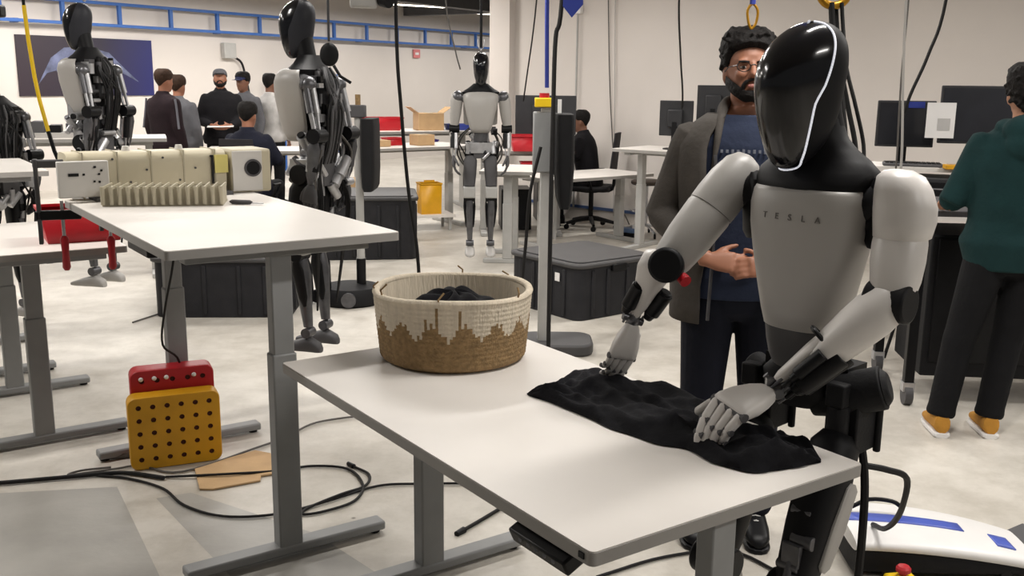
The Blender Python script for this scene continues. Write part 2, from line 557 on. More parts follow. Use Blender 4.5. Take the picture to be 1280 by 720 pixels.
rim.rings([[V(((0.242 + 0.012 * math.cos(b)) * math.cos(a) * (1 + 0.008 * math.sin(2 * a + .6)), (0.242 + 0.012 * math.cos(b)) * math.sin(a) * (1 + 0.008 * math.sin(2 * a + .6)), HB + 0.004 * math.sin(3 * a + 1) + 0.010 * math.sin(b))) for a in [2 * math.pi * i / 72 for i in range(72)]] for b in [2 * math.pi * k / 10 for k in range(11)]], cap=False)
rim.obj('rim', m_bcream, bas, sharp=80)
inn = M().lathe([(0.001, 0.012), (0.19, 0.012), (0.205, 0.03), (0.222, 0.12), (0.228, HB)], n=64)
inn.obj('lining', m_bcream, bas, sharp=80)
for a, l in ((3.0, .03), (3.4, .04), (4.3, .035), (5.4, .03), (1.2, .03), (0.5, .025)):
    M().tube([(0.24 * math.cos(a), 0.24 * math.sin(a), HB * 0.92), (0.25 * math.cos(a), 0.25 * math.sin(a), HB + l * .5), (0.236 * math.cos(a + .06), 0.236 * math.sin(a + .06), HB + l)], 0.003, 5).obj('loose_thread', m_basket, bas)
# black garments inside
rr = random.Random(11)
pl = M(); rows = []
for j in range(13):
    t = j / 12
    ring = []
    for i in range(48):
        a = 2 * math.pi * i / 48
        r = 0.195 * (1 - t) ** .9 + 0.004
        z = 0.112 + 0.095 * (1 - (1 - t) ** 2.2) + 0.016 * math.sin(3 * a + 6 * t) * (1 - t) ** .5 + 0.010 * math.sin(7 * a - 9 * t)
        ring.append(V((r * math.cos(a), r * math.sin(a), z)))
    rows.append(ring)
pl.rings([[V((p.x, p.y, 0.02)) for p in rows[0]]] + rows, cap=True)
tag(pl.obj('folded_garments', m_cloth, None, sub=1), 'black garments heaped inside the woven basket', 'clothes').location = (bx, by, T1h)

# ------------------------------------------------------------------ shirt being folded
lower = [(0.052, 2.655), (0.120, 2.585), (0.200, 2.470), (0.270, 2.375), (0.340, 2.300), (0.420, 2.250), (0.470, 2.170), (0.525, 2.118), (0.600, 2.120), (0.665, 2.150), (0.725, 2.180)]
upper = [(0.045, 2.672), (0.115, 2.690), (0.175, 2.800), (0.235, 2.865), (0.320, 2.820), (0.400, 2.730), (0.500, 2.610), (0.580, 2.430), (0.640, 2.330), (0.690, 2.250), (0.730, 2.195)]


def samp(pts, s):
    x = s * (len(pts) - 1); i = min(int(x), len(pts) - 2); t = x - i
    P = [V((p[0], p[1], 0)) for p in pts]
    a, b = P[i], P[i + 1]; p0 = P[i - 1] if i else a * 2 - b; p3 = P[i + 2] if i + 2 < len(P) else b * 2 - a
    return 0.5 * ((2 * a) + (b - p0) * t + (2 * p0 - 5 * a + 4 * b - p3) * t * t + (3 * a - p0 - 3 * b + p3) * t ** 3)


def shirt_h(s, v):
    e = min(1.0, min(v, 1 - v) * 7, min(s, 1 - s) * 10)
    e = math.sin(e * math.pi / 2)
    h = 0.010 + 0.010 * math.sin(s * 9 + v * 3) ** 2 + 0.014 * abs(math.sin(v * 6 - s * 7)) ** 4 + 0.010 * abs(math.sin(v * 9 + s * 11)) ** 6 + 0.009 * abs(math.sin(v * 15 - s * 19 + 1)) ** 8 + .006 * abs(math.sin(s * 31 + v * 8)) ** 6
    h += 0.012 * math.exp(-((s - 0.27) / 0.10) ** 2 - ((v - 0.72) / 0.25) ** 2)          # bunched up under the pinching hand
    h += 0.020 * math.exp(-((s - 0.76) / 0.10) ** 2 - ((v - 0.45) / 0.4) ** 2)
    return 0.003 + e * h


sh = M(); rows = []
NSH, NV = 90, 36
for i in range(NSH + 1):
    s = i / NSH; a = samp(lower, s); b = samp(upper, s)
    row = []
    for j in range(NV + 1):
        v = j / NV
        p = a.lerp(b, v)
        wob = 0.006 * math.sin(s * 40) * (1 if j in (0, NV) else 0)
        row.append(V((p.x, p.y + wob, T1h + 0.001 + shirt_h(s, v))))
    under = [V((p.x, p.y, T1h + 0.001)) for p in reversed(row[1:-1])]
    rows.append(row + under)
sh.rings(rows, cap=True)
tag(sh.obj('black_shirt', m_cloth, None, sharp=80), 'crumpled black shirt spread on the white desk under the robot hands', 'shirt')

# ------------------------------------------------------------------ things on table 2
def t2p(a, b, z=0.0):
    u = V((math.cos(t2_yaw), math.sin(t2_yaw), 0)); wv = V((math.sin(t2_yaw), -math.cos(t2_yaw), 0))
    return V((T2B[0], T2B[1], T2h)) + u * a + wv * b + V((0, 0, z))


ty = R(34.6)          # direction of the short side
tray = thing('divider_tray', 'beige plastic divider tray of upright slots on the raised desk', 'tray', (-1.435, 4.080, T2h), R(10))
M().box((0, 0.02, 0.004), (0.47, 0.18, 0.008)).obj('tray_base', m_tray, tray)
for i in range(15):
    x = -0.23 + i * 0.46 / 14
    M().box((x, 0.02, 0.044), (0.005, 0.18, 0.072)).obj('divider', m_tray, tray)
for y in (-0.065, -0.01, 0.045, 0.106):
    M().box((0, y, 0.040), (0.46, 0.005, 0.064)).obj('cross_wall', m_tray, tray)
for i in range(15):
    x = -0.23 + i * 0.46 / 14
    M().cyl((x, -0.076, 0.008), (x, -0.076, 0.08), 0.009, n=10).obj('corner_post', m_tray, tray)

tl = thing('hand_tool', 'small dark pocket tool lying on the raised desk', 'tool', (-1.13, 4.10, T2h), R(-12))
M().limb((-0.05, 0, 0.010), (0.05, 0, 0.010), [(0, .006, .004), (.1, .012, .009), (.5, .014, .009), (.9, .011, .009), (1, .004, .004)]).obj('grip', m_dgrey, tl)
M().box((0.075, 0, 0.007), (0.05, 0.012, 0.004)).obj('blade', m_steel, tl)

# long cream rail machine across the back end of the raised desk
mc = thing('rail_machine', 'long cream rail machine with round speaker port across the raised desk', 'machine', t2p(1.44, 0.47), ty)
m_panel = mat('off white panel', (206, 203, 198), 0.5, var=0.03)
body = M()
body.loft([((x, 0.10, 0.104), V((0, 0.10, 0)), V((0, 0, 0.094)), 4.5) for x in (-0.46, -0.452, 0.20, 0.21)], n=32)
body.obj('beam', m_cream, mc)
for i in range(5):
    M().box((-0.40 + i * 0.14, 0.10, 0.104), (0.006, 0.206, 0.193), None).obj('seam_band', m_tray, mc)
for i in range(9):
    M().cyl((-0.42 + i * 0.07, 0.0, 0.07 + 0.05 * (i % 3)), (-0.42 + i * 0.07, -0.004, 0.07 + 0.05 * (i % 3)), 0.005, n=8).obj('bolt', m_dgrey, mc)
hb = M().box((0.32, 0.09, 0.099), (0.19, 0.22, 0.195)).obj('end_housing', m_cream, mc, bevel=0.012)
M().box((0.30, -0.022, 0.099), (0.14, 0.006, 0.182)).obj('face_plate', m_panel, hb, bevel=0.003)
port = M(); port.cyl((0.325, -0.024, 0.112), (0.325, -0.030, 0.112), 0.040, n=28)
po = port.obj('port_ring', m_dgrey, hb)
M().cyl((0.325, -0.029, 0.112), (0.325, -0.032, 0.112), 0.031, n=28).obj('port_mesh', m_black, po)
M().box((0.185, -0.006, 0.135), (0.06, 0.01, 0.08)).obj('warning_label', mat('pale yellow label', (214, 202, 120), 0.6), mc)
M().box((0.145, -0.008, 0.10), (0.008, 0.012, 0.15)).obj('slot', m_black, mc)
pn = M().box((-0.41, -0.045, 0.095), (0.20, 0.03, 0.15)).obj('socket_panel', m_panel, mc, bevel=0.004)
for dx, dz, sz in ((-0.05, 0.02, 0.02), (-0.03, 0.02, 0.02), (0.0, 0.02, 0.008), (0.045, 0.05, 0.009), (0.06, 0.02, 0.008), (0.04, -0.01, 0.008), (0.07, 0.035, 0.008), (0.06, -0.012, 0.008)):
    M().box((-0.41 + dx, -0.062, 0.095 + dz), (sz, 0.006, 0.012 if sz > .01 else 0.008)).obj('socket', m_black, pn)
for x in (-0.33, 0.17): M().box((x, -0.0, 0.008), (0.08, 0.16, 0.016)).obj('mount_foot', m_dgrey, mc)
for dx in (-0.2, 0.03): M().cyl((dx, 0.1, 0.195), (dx, 0.1, 0.218), 0.02, 0.014, n=12).obj('top_knob', m_panel, mc)

# bar clamps on the left edge of the raised desk
def clamp(label, p, rz, hgt, arm):
    e = thing('bar_clamp', label, 'clamp', p, rz)
    M().box((0, 0, hgt / 2), (0.016, 0.034, hgt)).obj('bar', m_dgrey, e, bevel=0.003)
    M().box((arm / 2, 0, hgt - 0.02), (arm + 0.02, 0.028, 0.034)).obj('fixed_jaw', m_dgrey, e, bevel=0.006)
    M().cyl((arm, 0, hgt - 0.035), (arm, 0, hgt - 0.05), 0.018, n=14).obj('red_pad', m_red, e)
    M().box((arm / 2, 0, hgt * 0.34), (arm + 0.03, 0.034, 0.040)).obj('sliding_jaw', m_black, e, bevel=0.006)
    sp = M().cyl((arm * .6, 0, hgt * 0.34 - 0.10), (arm * .6, 0, hgt * 0.34 + 0.06), 0.007, n=10).obj('spindle', m_steel, e)
    M().limb((arm * .6, 0, hgt * 0.34 - 0.24), (arm * .6, 0, hgt * 0.34 - 0.09), [(0, .010), (.08, .017), (.5, .014), (.9, .018), (1, .01)]).obj('red_handle', m_red, sp)
    return e


clamp('tall grey bar clamp with red handle gripping the machine panel', (-2.005, 4.165, 0.955), R(20), 0.36, 0.15)
clamp('shorter bar clamp with red handle hanging under the raised desk edge', (-1.815, 4.33, 0.99), R(30), 0.19, 0.06)

# red bin on the low desk
def bin_box(label, loc, rz, sx, sy, sz, m_, group=None, name='storage_bin', taper=0.86):
    e = thing(name, label, 'bin', loc, rz, group)
    t = 0.004
    o = M()
    a = [(-sx / 2 * taper, -sy / 2 * taper, 0), (sx / 2 * taper, -sy / 2 * taper, 0), (sx / 2 * taper, sy / 2 * taper, 0), (-sx / 2 * taper, sy / 2 * taper, 0)]
    b = [(-sx / 2, -sy / 2, sz), (sx / 2, -sy / 2, sz), (sx / 2, sy / 2, sz), (-sx / 2, sy / 2, sz)]
    o.add(a + b, [(3, 2, 1, 0), (0, 1, 5, 4), (1, 2, 6, 5), (2, 3, 7, 6), (3, 0, 4, 7)])
    o.obj('bin_body', m_, e, solid=t)
    r = M()
    for cx, cy, lx, ly in ((0, -sy / 2, sx + .016, .016), (0, sy / 2, sx + .016, .016), (-sx / 2, 0, .016, sy), (sx / 2, 0, .016, sy)):
        r.box((cx, cy, sz), (lx, ly, 0.014))
    r.obj('bin_lip', m_, e)
    return e


bin_box('red plastic bin on the low desk under the bar clamps', (-2.05, 4.66, 0.901), R(30), 0.36, 0.26, 0.15, m_red)

# ------------------------------------------------------------------ perforated crates on the floor
def perf_panel(mm, c, X, Y, nx, ny, cell, rad, th, seg=16):
    N = X.cross(Y).normalized()
    sq = []
    for k in range(seg):
        a = 2 * math.pi * k / seg
        ca, sa = math.cos(a), math.sin(a); mx = max(abs(ca), abs(sa))
        sq.append((ca / mx * cell / 2, sa / mx * cell / 2, ca * rad, sa * rad))
    for i in range(nx):
        for j in range(ny):
            o = c + X * ((i - (nx - 1) / 2) * cell) + Y * ((j - (ny - 1) / 2) * cell)
            vs = []
            for d in (0.0, -th):
                for q in sq:
                    vs.append(o + X * q[0] + Y * q[1] + N * d); vs.append(o + X * q[2] + Y * q[3] + N * d)
            S = 2 * seg; fs = []
            for k in range(seg):
                k2 = (k + 1) % seg
                fs.append((2 * k, 2 * k2, 2 * k2 + 1, 2 * k + 1))
                fs.append((S + 2 * k, S + 2 * k + 1, S + 2 * k2 + 1, S + 2 * k2))
                fs.append((2 * k + 1, 2 * k2 + 1, S + 2 * k2 + 1, S + 2 * k + 1))
            mm.add(vs, fs)


def crate(label, loc, rz, nx, ny, cell, dep, m_, inner, zoff=0.0, big=0.0112, knobs=False):
    e = thing('perforated_crate', label, 'crate', loc, rz)
    W_, H_ = nx * cell, ny * cell
    bd_ = 0.016
    mm = M()
    perf_panel(mm, V((0, -dep / 2, zoff + H_ / 2 + bd_)), V((1, 0, 0)), V((0, 0, 1)), nx, ny, cell, big, 0.006)
    mm.obj('front_panel', m_, e, sharp=30)
    fr = M()
    ou = rrect(W_ + 2 * bd_, H_ + 2 * bd_, 0.034, 5); inn_ = rrect(W_, H_, 0.001, 5); zc = zoff + H_ / 2 + bd_; yy_ = -dep / 2
    fr.rings([[V((p[0], yy_, p[1] + zc)) for p in inn_], [V((p[0] * .985, yy_, p[1] * .985 + zc)) for p in ou], [V((p[0], yy_ + .005, p[1] + zc)) for p in ou], [V((p[0], yy_ + .014, p[1] + zc)) for p in ou], [V((p[0], yy_ + .014, p[1] + zc)) for p in inn_], [V((p[0], yy_, p[1] + zc)) for p in inn_]], cap=False)
    fr.obj('front_frame', m_, e)
    sh_ = M().prism(rrect(W_ + 2 * bd_, H_ + 2 * bd_, 0.035), -dep / 2, dep / 2 - 0.012, Matrix.Rotation(R(90), 3, 'X'), (0, 0, zoff + H_ / 2 + bd_))
    sh_.obj('case_body', m_, e, bevel=0.006)
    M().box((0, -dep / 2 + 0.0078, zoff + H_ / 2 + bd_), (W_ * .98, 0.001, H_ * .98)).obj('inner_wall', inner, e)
    if knobs:
        for x in (-0.13, -0.075, -0.025, 0.09):
            M().ell((x, -dep / 2 - 0.004, zoff + H_ - 0.005), (0.010, 0.008, 0.010)).obj('stud', m_white, e)
    return e


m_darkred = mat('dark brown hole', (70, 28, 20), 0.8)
crate('yellow perforated plastic case standing on the floor by the cardboard', (-1.465, 4.105, 0.002), R(24), 6, 5, 0.058, 0.09, m_yellow, m_darkred)
crate('red plastic case with white studs standing behind the yellow case', (-1.500, 4.200, 0.002), R(24), 5, 6, 0.0635, 0.10, m_red, m_darkred, knobs=True)

# cardboard sheet
cb = M()
poly = [(-1.36, 4.02), (-1.27, 3.80), (-1.215, 3.80), (-1.045, 3.895), (-1.055, 3.945), (-0.985, 3.98), (-1.075, 4.20), (-1.155, 4.235)]
cb.prism(poly, 0.003, 0.010)
tag(cb.obj('cardboard_sheet', m_card, None), 'flat torn sheet of brown cardboard lying on the floor', 'cardboard')

# ------------------------------------------------------------------ floor cables
def cable(label, pts, r=0.006, m_=None, cat='cable', group=None, plug=False, name='floor_cable', sm=6):
    e = thing(name, label, cat, pts[0], 0, group)
    M().tube(pts, r, 8, sm).obj('cord', m_ or m_rubber, e, world=True)
    if plug:
        d = (V(pts[-1]) - V(pts[-2])).normalized()
        M().cyl(V(pts[-1]), V(pts[-1]) + d * 0.045, r * 1.9, r * 1.6, 10).obj('plug', m_black, e, world=True)
    return e


z = 0.008
cable('thick black cable bundle running in under the low desk', [(-2.5, 3.74, .012), (-2.1, 3.83, .012), (-1.85, 3.90, .012), (-1.64, 3.95, .012), (-1.45, 3.90, .012)], 0.0095)
cable('dark cable looping from the bundle past the desk foot', [(-1.75, 3.93, z), (-1.60, 3.90, z), (-1.42, 3.80, z), (-1.28, 3.64, z), (-1.10, 3.545, z), (-0.90, 3.57, z), (-0.72, 3.70, z), (-0.55, 3.85, z), (-0.375, 3.88, z), (0.0, 3.90, z), (0.3, 3.95, z)], 0.0055)
cable('cable coiled in a loose loop on the floor with a plug end', [(-1.45, 3.92, z), (-1.2, 3.93, z + .012), (-1.0, 4.0, z), (-0.86, 4.06, z), (-0.70, 4.03, z), (-0.61, 3.86, z), (-0.62, 3.70, z), (-0.72, 3.60, z), (-0.80, 3.57, z), (-0.79, 3.63, z), (-0.68, 3.74, z + .01), (-0.60, 3.85, z), (-0.60, 3.97, z), (-0.68, 4.06, z)], 0.0058, plug=True)
cable('short cable with a bare plug under the basket desk', [(0.10, 3.85, z), (0.0, 3.70, z), (-0.10, 3.55, z), (-0.17, 3.45, z)], 0.007, plug=True)
cable('thin cord sweeping round the yellow case and cardboard', [(-1.72, 4.02, z), (-1.83, 3.98, z), (-1.86, 3.93, z), (-1.70, 4.0, z), (-1.60, 4.04, z), (-1.4, 3.98, z), (-1.15, 4.28, z), (-1.05, 4.42, z), (-0.95, 4.62, z), (-0.7, 4.75, z)], 0.005, m_gcable)
cable('pale adapter lead lying beside the yellow case', [(-1.78, 4.12, .02), (-1.70, 4.15, .014), (-1.62, 4.19, .012)], 0.016, m_gcable)
cable('thin grey cord on the floor behind the low desk', [(-2.6, 6.6, z), (-2.45, 7.1, z), (-2.45, 7.6, z), (-2.6, 8.2, z)], 0.006, m_gcable)
cable('thin black cord hanging down from the raised desk leg', [(-1.36, 3.98, 1.10), (-1.395, 4.0, 0.90), (-1.46, 4.06, 0.70), (-1.50, 4.12, 0.53), (-1.475, 4.24, 0.42), (-1.49, 4.27, 0.2), (-1.48, 4.265, 0.02)], 0.005, name='power_cord')

# ------------------------------------------------------------------ totes
def tote(label, loc, rz, sx, sy, sz, sticker=True):
    e = thing('storage_tote', label, 'tote', loc, rz)
    M().prism(rrect(sx * .95, sy * .95, 0.08), 0.0, sz - 0.04).obj('tote_body', m_tote, e, bevel=0.008)
    M().prism(rrect(sx, sy, 0.09), sz - 0.045, sz - 0.01).obj('lid', m_totelid, e, bevel=0.012)
    M().prism(rrect(sx * .9, sy * .9, 0.07), sz - 0.012, sz).obj('lid_panel', m_totelid, e, bevel=0.004)
    for s in (-1, 1):
        for k in (-.3, -.12, .12, .3):
            M().box((k * sx, s * sy * .475, sz * .45), (0.03, 0.024, sz * .8)).obj('rib', m_tote, e, bevel=0.006)
            M().box((s * sx * .475, k * sy, sz * .45), (0.024, 0.03, sz * .8)).obj('rib', m_tote, e, bevel=0.006)
        M().box((s * sx * .49, 0, sz - 0.06), (0.03, 0.14, 0.05)).obj('latch', m_black, e, bevel=0.006)
    if sticker:
        st = M().box((sx * .22, -sy * .4755 - .012, sz * .70), (0.05, 0.003, 0.06)).obj('sticker', m_white, e)
    return e


tote('large charcoal lidded tote with white sticker beside the robot arm', (0.52, 7.32, 0), R(-52), 0.82, 0.80, 0.42)
tote('charcoal lidded tote under the raised desk', (-2.06, 7.25, 0), R(3), 1.00, 0.95, 0.44, False)
tote('tall charcoal tote behind the pole stand with the oval base', (-1.42, 9.55, 0), R(8), 0.98, 0.85, 0.60, False)

# ------------------------------------------------------------------ humanoid robots
HEAD_SEC = [(-.15, .075, .035, .020), (-.137, .090, .005, .038), (-.105, .103, -.035, .053), (-.055, .111, -.066, .065), (0, .113, -.085, .071), (.045, .108, -.097, .0735), (.085, .090, -.098, .068), (.115, .060, -.084, .055), (.135, .022, -.058, .034), (.142, -.012, -.032, .010)]


def head_pt(t, th):
    """t 0..1 chin to crown, th angle from the face direction."""
    x = t * (len(HEAD_SEC) - 1); i = min(int(x), len(HEAD_SEC) - 2); f = x - i
    a, b = HEAD_SEC[i], HEAD_SEC[i + 1]
    a0 = HEAD_SEC[max(i - 1, 0)]; b1 = HEAD_SEC[min(i + 2, len(HEAD_SEC) - 1)]
    q = []
    for k in range(4):
        p0, p1, p2, p3 = a0[k], a[k], b[k], b1[k]
        q.append(0.5 * (2 * p1 + (p2 - p0) * f + (2 * p0 - 5 * p1 + 4 * p2 - p3) * f * f + (3 * p1 - p0 - 3 * p2 + p3) * f ** 3))
    z_, yf, yb, hw = q
    yc = (yf + yb) / 2; ry = max(0.004, (yf - yb) / 2)
    c, s = math.cos(th), math.sin(th)
    ex = 2 / 2.15
    return V((max(.006, hw) * math.copysign(abs(s) ** ex, s), yc + ry * math.copysign(abs(c) ** ex, c), z_))


def face_edge(t):
    """angle at which the visor meets the back shell, following the S shaped seam."""
    return R(88 + 42 * max(0, t - 0.42) / 0.58 * (1.0 if t > .42 else 0) - 8 * math.sin(math.pi * min(1, t / .5)) + 10 * max(0, 0.15 - t) / 0.15)


def robot_head(e, org, X, Y, Z, sc=1.0, m_back=None, m_face=None, rim=True):
    tf = lambda p: V(org) + (X * p.x + Y * p.y + Z * p.z) * sc
    NT = 40
    ts = [i / NT for i in range(NT + 1)]
    fp = M(); fp.rings([[tf(head_pt(t, face_edge(t) * (2 * i / 28 - 1))) for i in range(29)] for t in ts], cap=False, closed=False)
    bk = M(); bk.rings([[tf(head_pt(t, face_edge(t) + (2 * math.pi - 2 * face_edge(t)) * i / 28)) for i in range(29)] for t in ts], cap=False, closed=False)
    hd = bk.obj('head', m_back or m_rblack, e, world=True, sharp=180)
    fp.obj('visor', m_face or m_gloss, hd, world=True, sharp=180)
    if rim:
        pts = [tf(head_pt(t, face_edge(t)) * 1.004) for t in ts[::-1]]
        pts += [tf(head_pt(0.0, face_edge(0) * (1 - 2 * i / 8)) * 1.004) for i in range(1, 8)]
        pts += [tf(head_pt(t, -face_edge(t)) * 1.004) for t in ts]
        M().tube(pts, 0.0026 * sc, 6).obj('rim_strip', m_rim, hd, world=True)
    return hd


def robot_hand(e, wrist, d, back, side, sc=1.0, curls=((70, 30, 15),) * 4, thumb=(35, 20), m_palm=None, m_fin=None, spread=6, thumb_out=40):
    """d = pointing direction, back = direction the back of the hand faces, side=+1 thumb on the +lateral side."""
    d = V(d).normalized(); back = (V(back) - d * V(back).dot(d)).normalized()
    lat = d.cross(back).normalized() * side
    wrist = V(wrist)
    pm = M()
    secs = []
    for t, hw, hh in ((-.008, .016, .010), (0, .022, .014), (.02, .030, .018), (.05, .039, .019), (.078, .042, .016), (.088, .041, .011), (.091, .038, .006)):
        secs.append((wrist + d * t * sc + back * (0.004 * sc), lat * hw * sc, back * hh * sc, 3.0))
    pm.loft(secs, 24)
    hand = pm.obj('hand', m_palm or m_shell2, e, world=True)
    spec = [(.031, 1.0), (.0105, 1.1), (-.0105, 1.05), (-.031, .85)]
    for k, (off, ln) in enumerate(spec):
        p = wrist + d * (.086 * sc) + lat * (off * sc) + back * (.002 * sc)
        ax = lat
        sp = Matrix.Rotation(R(spread * (1.5 - k)) * side, 3, back)
        dd = (sp @ d).normalized()
        fm = M(); cu = curls[min(k, len(curls) - 1)]
        q = p.copy(); r = .0098 * sc
        fm.cyl(q - ax * .011 * sc, q + ax * .011 * sc, .0085 * sc, n=10, mi=1)
        for s, L in enumerate((.042, .028, .024)):
            L *= ln * sc
            # bend towards the palm
            rot = Matrix.Rotation(R(cu[s]), 3, ax)
            d1 = (rot @ dd)
            if (d1 - dd).dot(back) > 0: d1 = Matrix.Rotation(-R(cu[s]), 3, ax) @ dd
            dd = d1.normalized()
            q2 = q + dd * L
            fm.capsule(q + dd * .004 * sc, q2 - dd * .004 * sc, r, r * .90, 10)
            if s < 2: fm.cyl(q2 - ax * .0105 * sc, q2 + ax * .0105 * sc, .0062 * sc, n=8, mi=1)
            q = q2; r *= .92
        fm.obj('finger', [m_fin or m_shell, m_dgrey], hand, world=True)
    # thumb leaves the side of the palm near its base
    tm = M()
    q = wrist + d * (.022 * sc) + lat * (.030 * sc) - back * (.004 * sc)
    dd = (Matrix.Rotation(R(thumb_out), 3, back) @ d)
    if dd.dot(lat) < 0: dd = (Matrix.Rotation(-R(thumb_out), 3, back) @ d)
    dd = (dd - back * 0.35).normalized()
    r = .0112 * sc
    for s, L in enumerate((.038, .030, .024)):
        L *= sc
        if s: dd = (dd + d * math.tan(R(thumb[min(s - 1, 1)])) * .8 - back * .25).normalized()
        q2 = q + dd * L
        tm.capsule(q, q2, r, r * .92, 10); q = q2; r *= .93
    tm.obj('thumb', m_fin or m_shell, hand, world=True)
    return hand


# ---------------- the robot folding the shirt
RO = V((0.765, 2.500, 0)); RF = V((-0.73, -0.683, 0)).normalized(); RL = V((-RF.y, RF.x, 0)); UP = V((0, 0, 1))


def wl(l, f, z): return RO + RL * l + RF * f + UP * z


rb = thing('humanoid_robot', 'white and black humanoid robot with glossy visor folding a black shirt', 'robot', (0.79, 2.53, 0), math.atan2(RF.x, -RF.y))
m_chest = m_shell


def torso_loft(mm, secs, n=40, mi=0, e=2.6):
    mm.loft([(wl(s[4] if len(s) > 4 else 0, (s[2] + s[3]) / 2, s[0]), RL * s[1], RF * ((s[2] - s[3]) / 2), e) for s in secs], n, mi)


ch = M()
torso_loft(ch, [(1.045, .092, .088, -.070), (1.050, .100, .094, -.076), (1.09, .111, .101, -.082), (1.16, .126, .110, -.088), (1.24, .143, .116, -.094), (1.31, .156, .118, -.098), (1.36, .160, .114, -.098), (1.395, .157, .104, -.094), (1.405, .152, .098, -.09)])
chest = ch.obj('chest_shell', m_chest, rb, world=True, sharp=60)
yk = M()
torso_loft(yk, [(1.380, .150, .094, -.088), (1.408, .158, .100, -.095), (1.425, .163, .092, -.093), (1.450, .158, .076, -.086), (1.475, .130, .062, -.078), (1.500, .094, .058, -.070), (1.525, .070, .060, -.062), (1.56, .058, .075, -.052), (1.60, .052, .095, -.030), (1.63, .045, .11, .0)], e=2.2)
yk.obj('neck_cover', m_rblack, rb, world=True, sharp=70)
ab = M()
torso_loft(ab, [(0.94, .072, .070, -.065), (0.97, .085, .080, -.070), (1.01, .094, .086, -.072), (1.048, .098, .090, -.073)])
ab.obj('abdomen', m_dgrey, rb, world=True, sharp=60)
pv = M()
torso_loft(pv, [(0.84, .07, .06, -.07), (0.87, .10, .075, -.085), (0.92, .105, .075, -.085), (0.95, .075, .068, -.07)])
pv.box(wl(0, -.06, .90), (.24, .10, .10), Matrix((RL, RF, UP)).transposed())
pv.obj('pelvis', m_rblack, rb, world=True)
# head tilted down towards the desk
tl_ = R(16)
HY = (RF * math.cos(tl_) - UP * math.sin(tl_)).normalized(); HZ = (UP * math.cos(tl_) + RF * math.sin(tl_)).normalized()
yaw_ = R(-24)
HX = HY.cross(HZ)
HX2 = HX * math.cos(yaw_) + HY * math.sin(yaw_); HY2 = HY * math.cos(yaw_) - HX * math.sin(yaw_)
robot_head(rb, wl(0.0, 0.084, 1.638), HX2, HY2, HZ, 1.14)
M().limb(wl(0, .0, 1.53), wl(0, .045, 1.70), [(0, .062), (.3, .056), (.6, .055), (.85, .055), (1, .03)]).obj('neck', m_rblack, rb, world=True)
# chest lettering
bvh = BVHTree.FromPolygons([tuple(p) for p in ch.v], ch.f)
for i, chr_ in enumerate('TESLA'):
    cu = bpy.data.curves.new('letter', 'FONT'); cu.body = chr_; cu.size = 0.022; cu.align_x = 'CENTER'; cu.align_y = 'CENTER'; cu.extrude = 0.0008
    tmp = bpy.data.objects.new('tmp', cu); COL.objects.link(tmp)
    me = bpy.data.meshes.new_from_object(tmp.evaluated_get(bpy.context.evaluated_depsgraph_get()))
    src = [V(v.co) for v in me.vertices]; fs = [tuple(p.vertices) for p in me.polygons]
    bpy.data.objects.remove(tmp, do_unlink=True)
    # robot's right is to the reader's left
    l0 = -0.073 + i * 0.0365
    hit, nrm, _, _ = bvh.ray_cast(wl(l0, 0.5, 1.335), -RF)
    if hit is None: continue
    nrm = nrm if nrm.dot(RF) > 0 else -nrm
    ex = RL.copy(); ex = (ex - nrm * ex.dot(nrm)).normalized(); ey = nrm.cross(ex)
    if ey.z < 0: ey = -ey
    M().add([hit + nrm * 0.0009 + ex * p.x + ey * p.y + nrm * p.z for p in src], fs).obj('letter', mat('grey print', (98, 95, 92), 0.5), chest, world=True)

# --- left arm (nearest the camera)
SHL, ELL_, WRL = V((0.912, 2.325, 1.392)), V((0.884, 2.268, 1.160)), V((0.652, 2.315, 0.925))
j = M(); j.cyl(wl(.13, 0, 1.37), wl(.20, .0, 1.385), .050, .052, 24); j.cyl(wl(.10, -.01, 1.31), wl(.17, -.01, 1.34), .045, .045, 20)
j.limb(wl(.168, .012, 1.27), wl(.172, .012, 1.44), [(0, .012, .02), (.1, .02, .045), (.5, .022, .060), (.9, .02, .05), (1, .01, .02)]).obj('shoulder_joint', m_rblack, rb, world=True)
ua = M()
ax_, ay_ = RL, RF
top = SHL
ua.loft([(top + V((-.010, .010, .072)), RL * .012, RF * .012, 2.2), (top + V((-.008, .008, .069)), RL * .032, RF * .034, 2.2), (top + V((-.003, .004, .055)), RL * .052, RF * .056, 2.2), (top + V((.004, .0, .025)), RL * .063, RF * .066, 2.3), (top + V((.010, -.004, -.015)), RL * .070, RF * .070, 2.3), (top + V((.010, -.008, -.05)), RL * .069, RF * .069, 2.3), (top + V((.006, -.012, -.085)), RL * .063, RF * .065, 2.3), (top + V((.004, -.013, -.088)), RL * .058, RF * .06, 2.3)], 32)
s1 = ua.obj('shoulder_shell', m_shell2, rb, world=True, sharp=60)
up_ = M()
up_.loft([(top + V((.002, -.014, -.086)), RL * .059, RF * .060, 2.3), (top + V((.000, -.018, -.10)), RL * .0605, RF * .062, 2.3), (top + V((-.006, -.03, -.14)), RL * .060, RF * .062, 2.3), (top + V((-.012, -.042, -.185)), RL * .055, RF * .057, 2.3), (top + V((-.016, -.05, -.215)), RL * .047, RF * .05, 2.3)], 32)
up_.obj('upper_arm_shell', m_shell2, rb, world=True, sharp=60)
ej = M(); ej.cyl(ELL_ + RL * -.05, ELL_ + RL * .052, .047, .047, 28)
ej.obj('elbow_joint', m_rblack, rb, world=True, bevel=.006)
fd_ = (WRL - ELL_).normalized()
fa = M()
fa.limb(ELL_ - fd_ * .045, ELL_ + fd_ * .215, [(0, .018, .018), (.06, .040, .036), (.16, .054, .050), (.35, .059, .056), (.55, .056, .053), (.8, .050, .046), (1.0, .042, .036)], n=28, e=2.3)
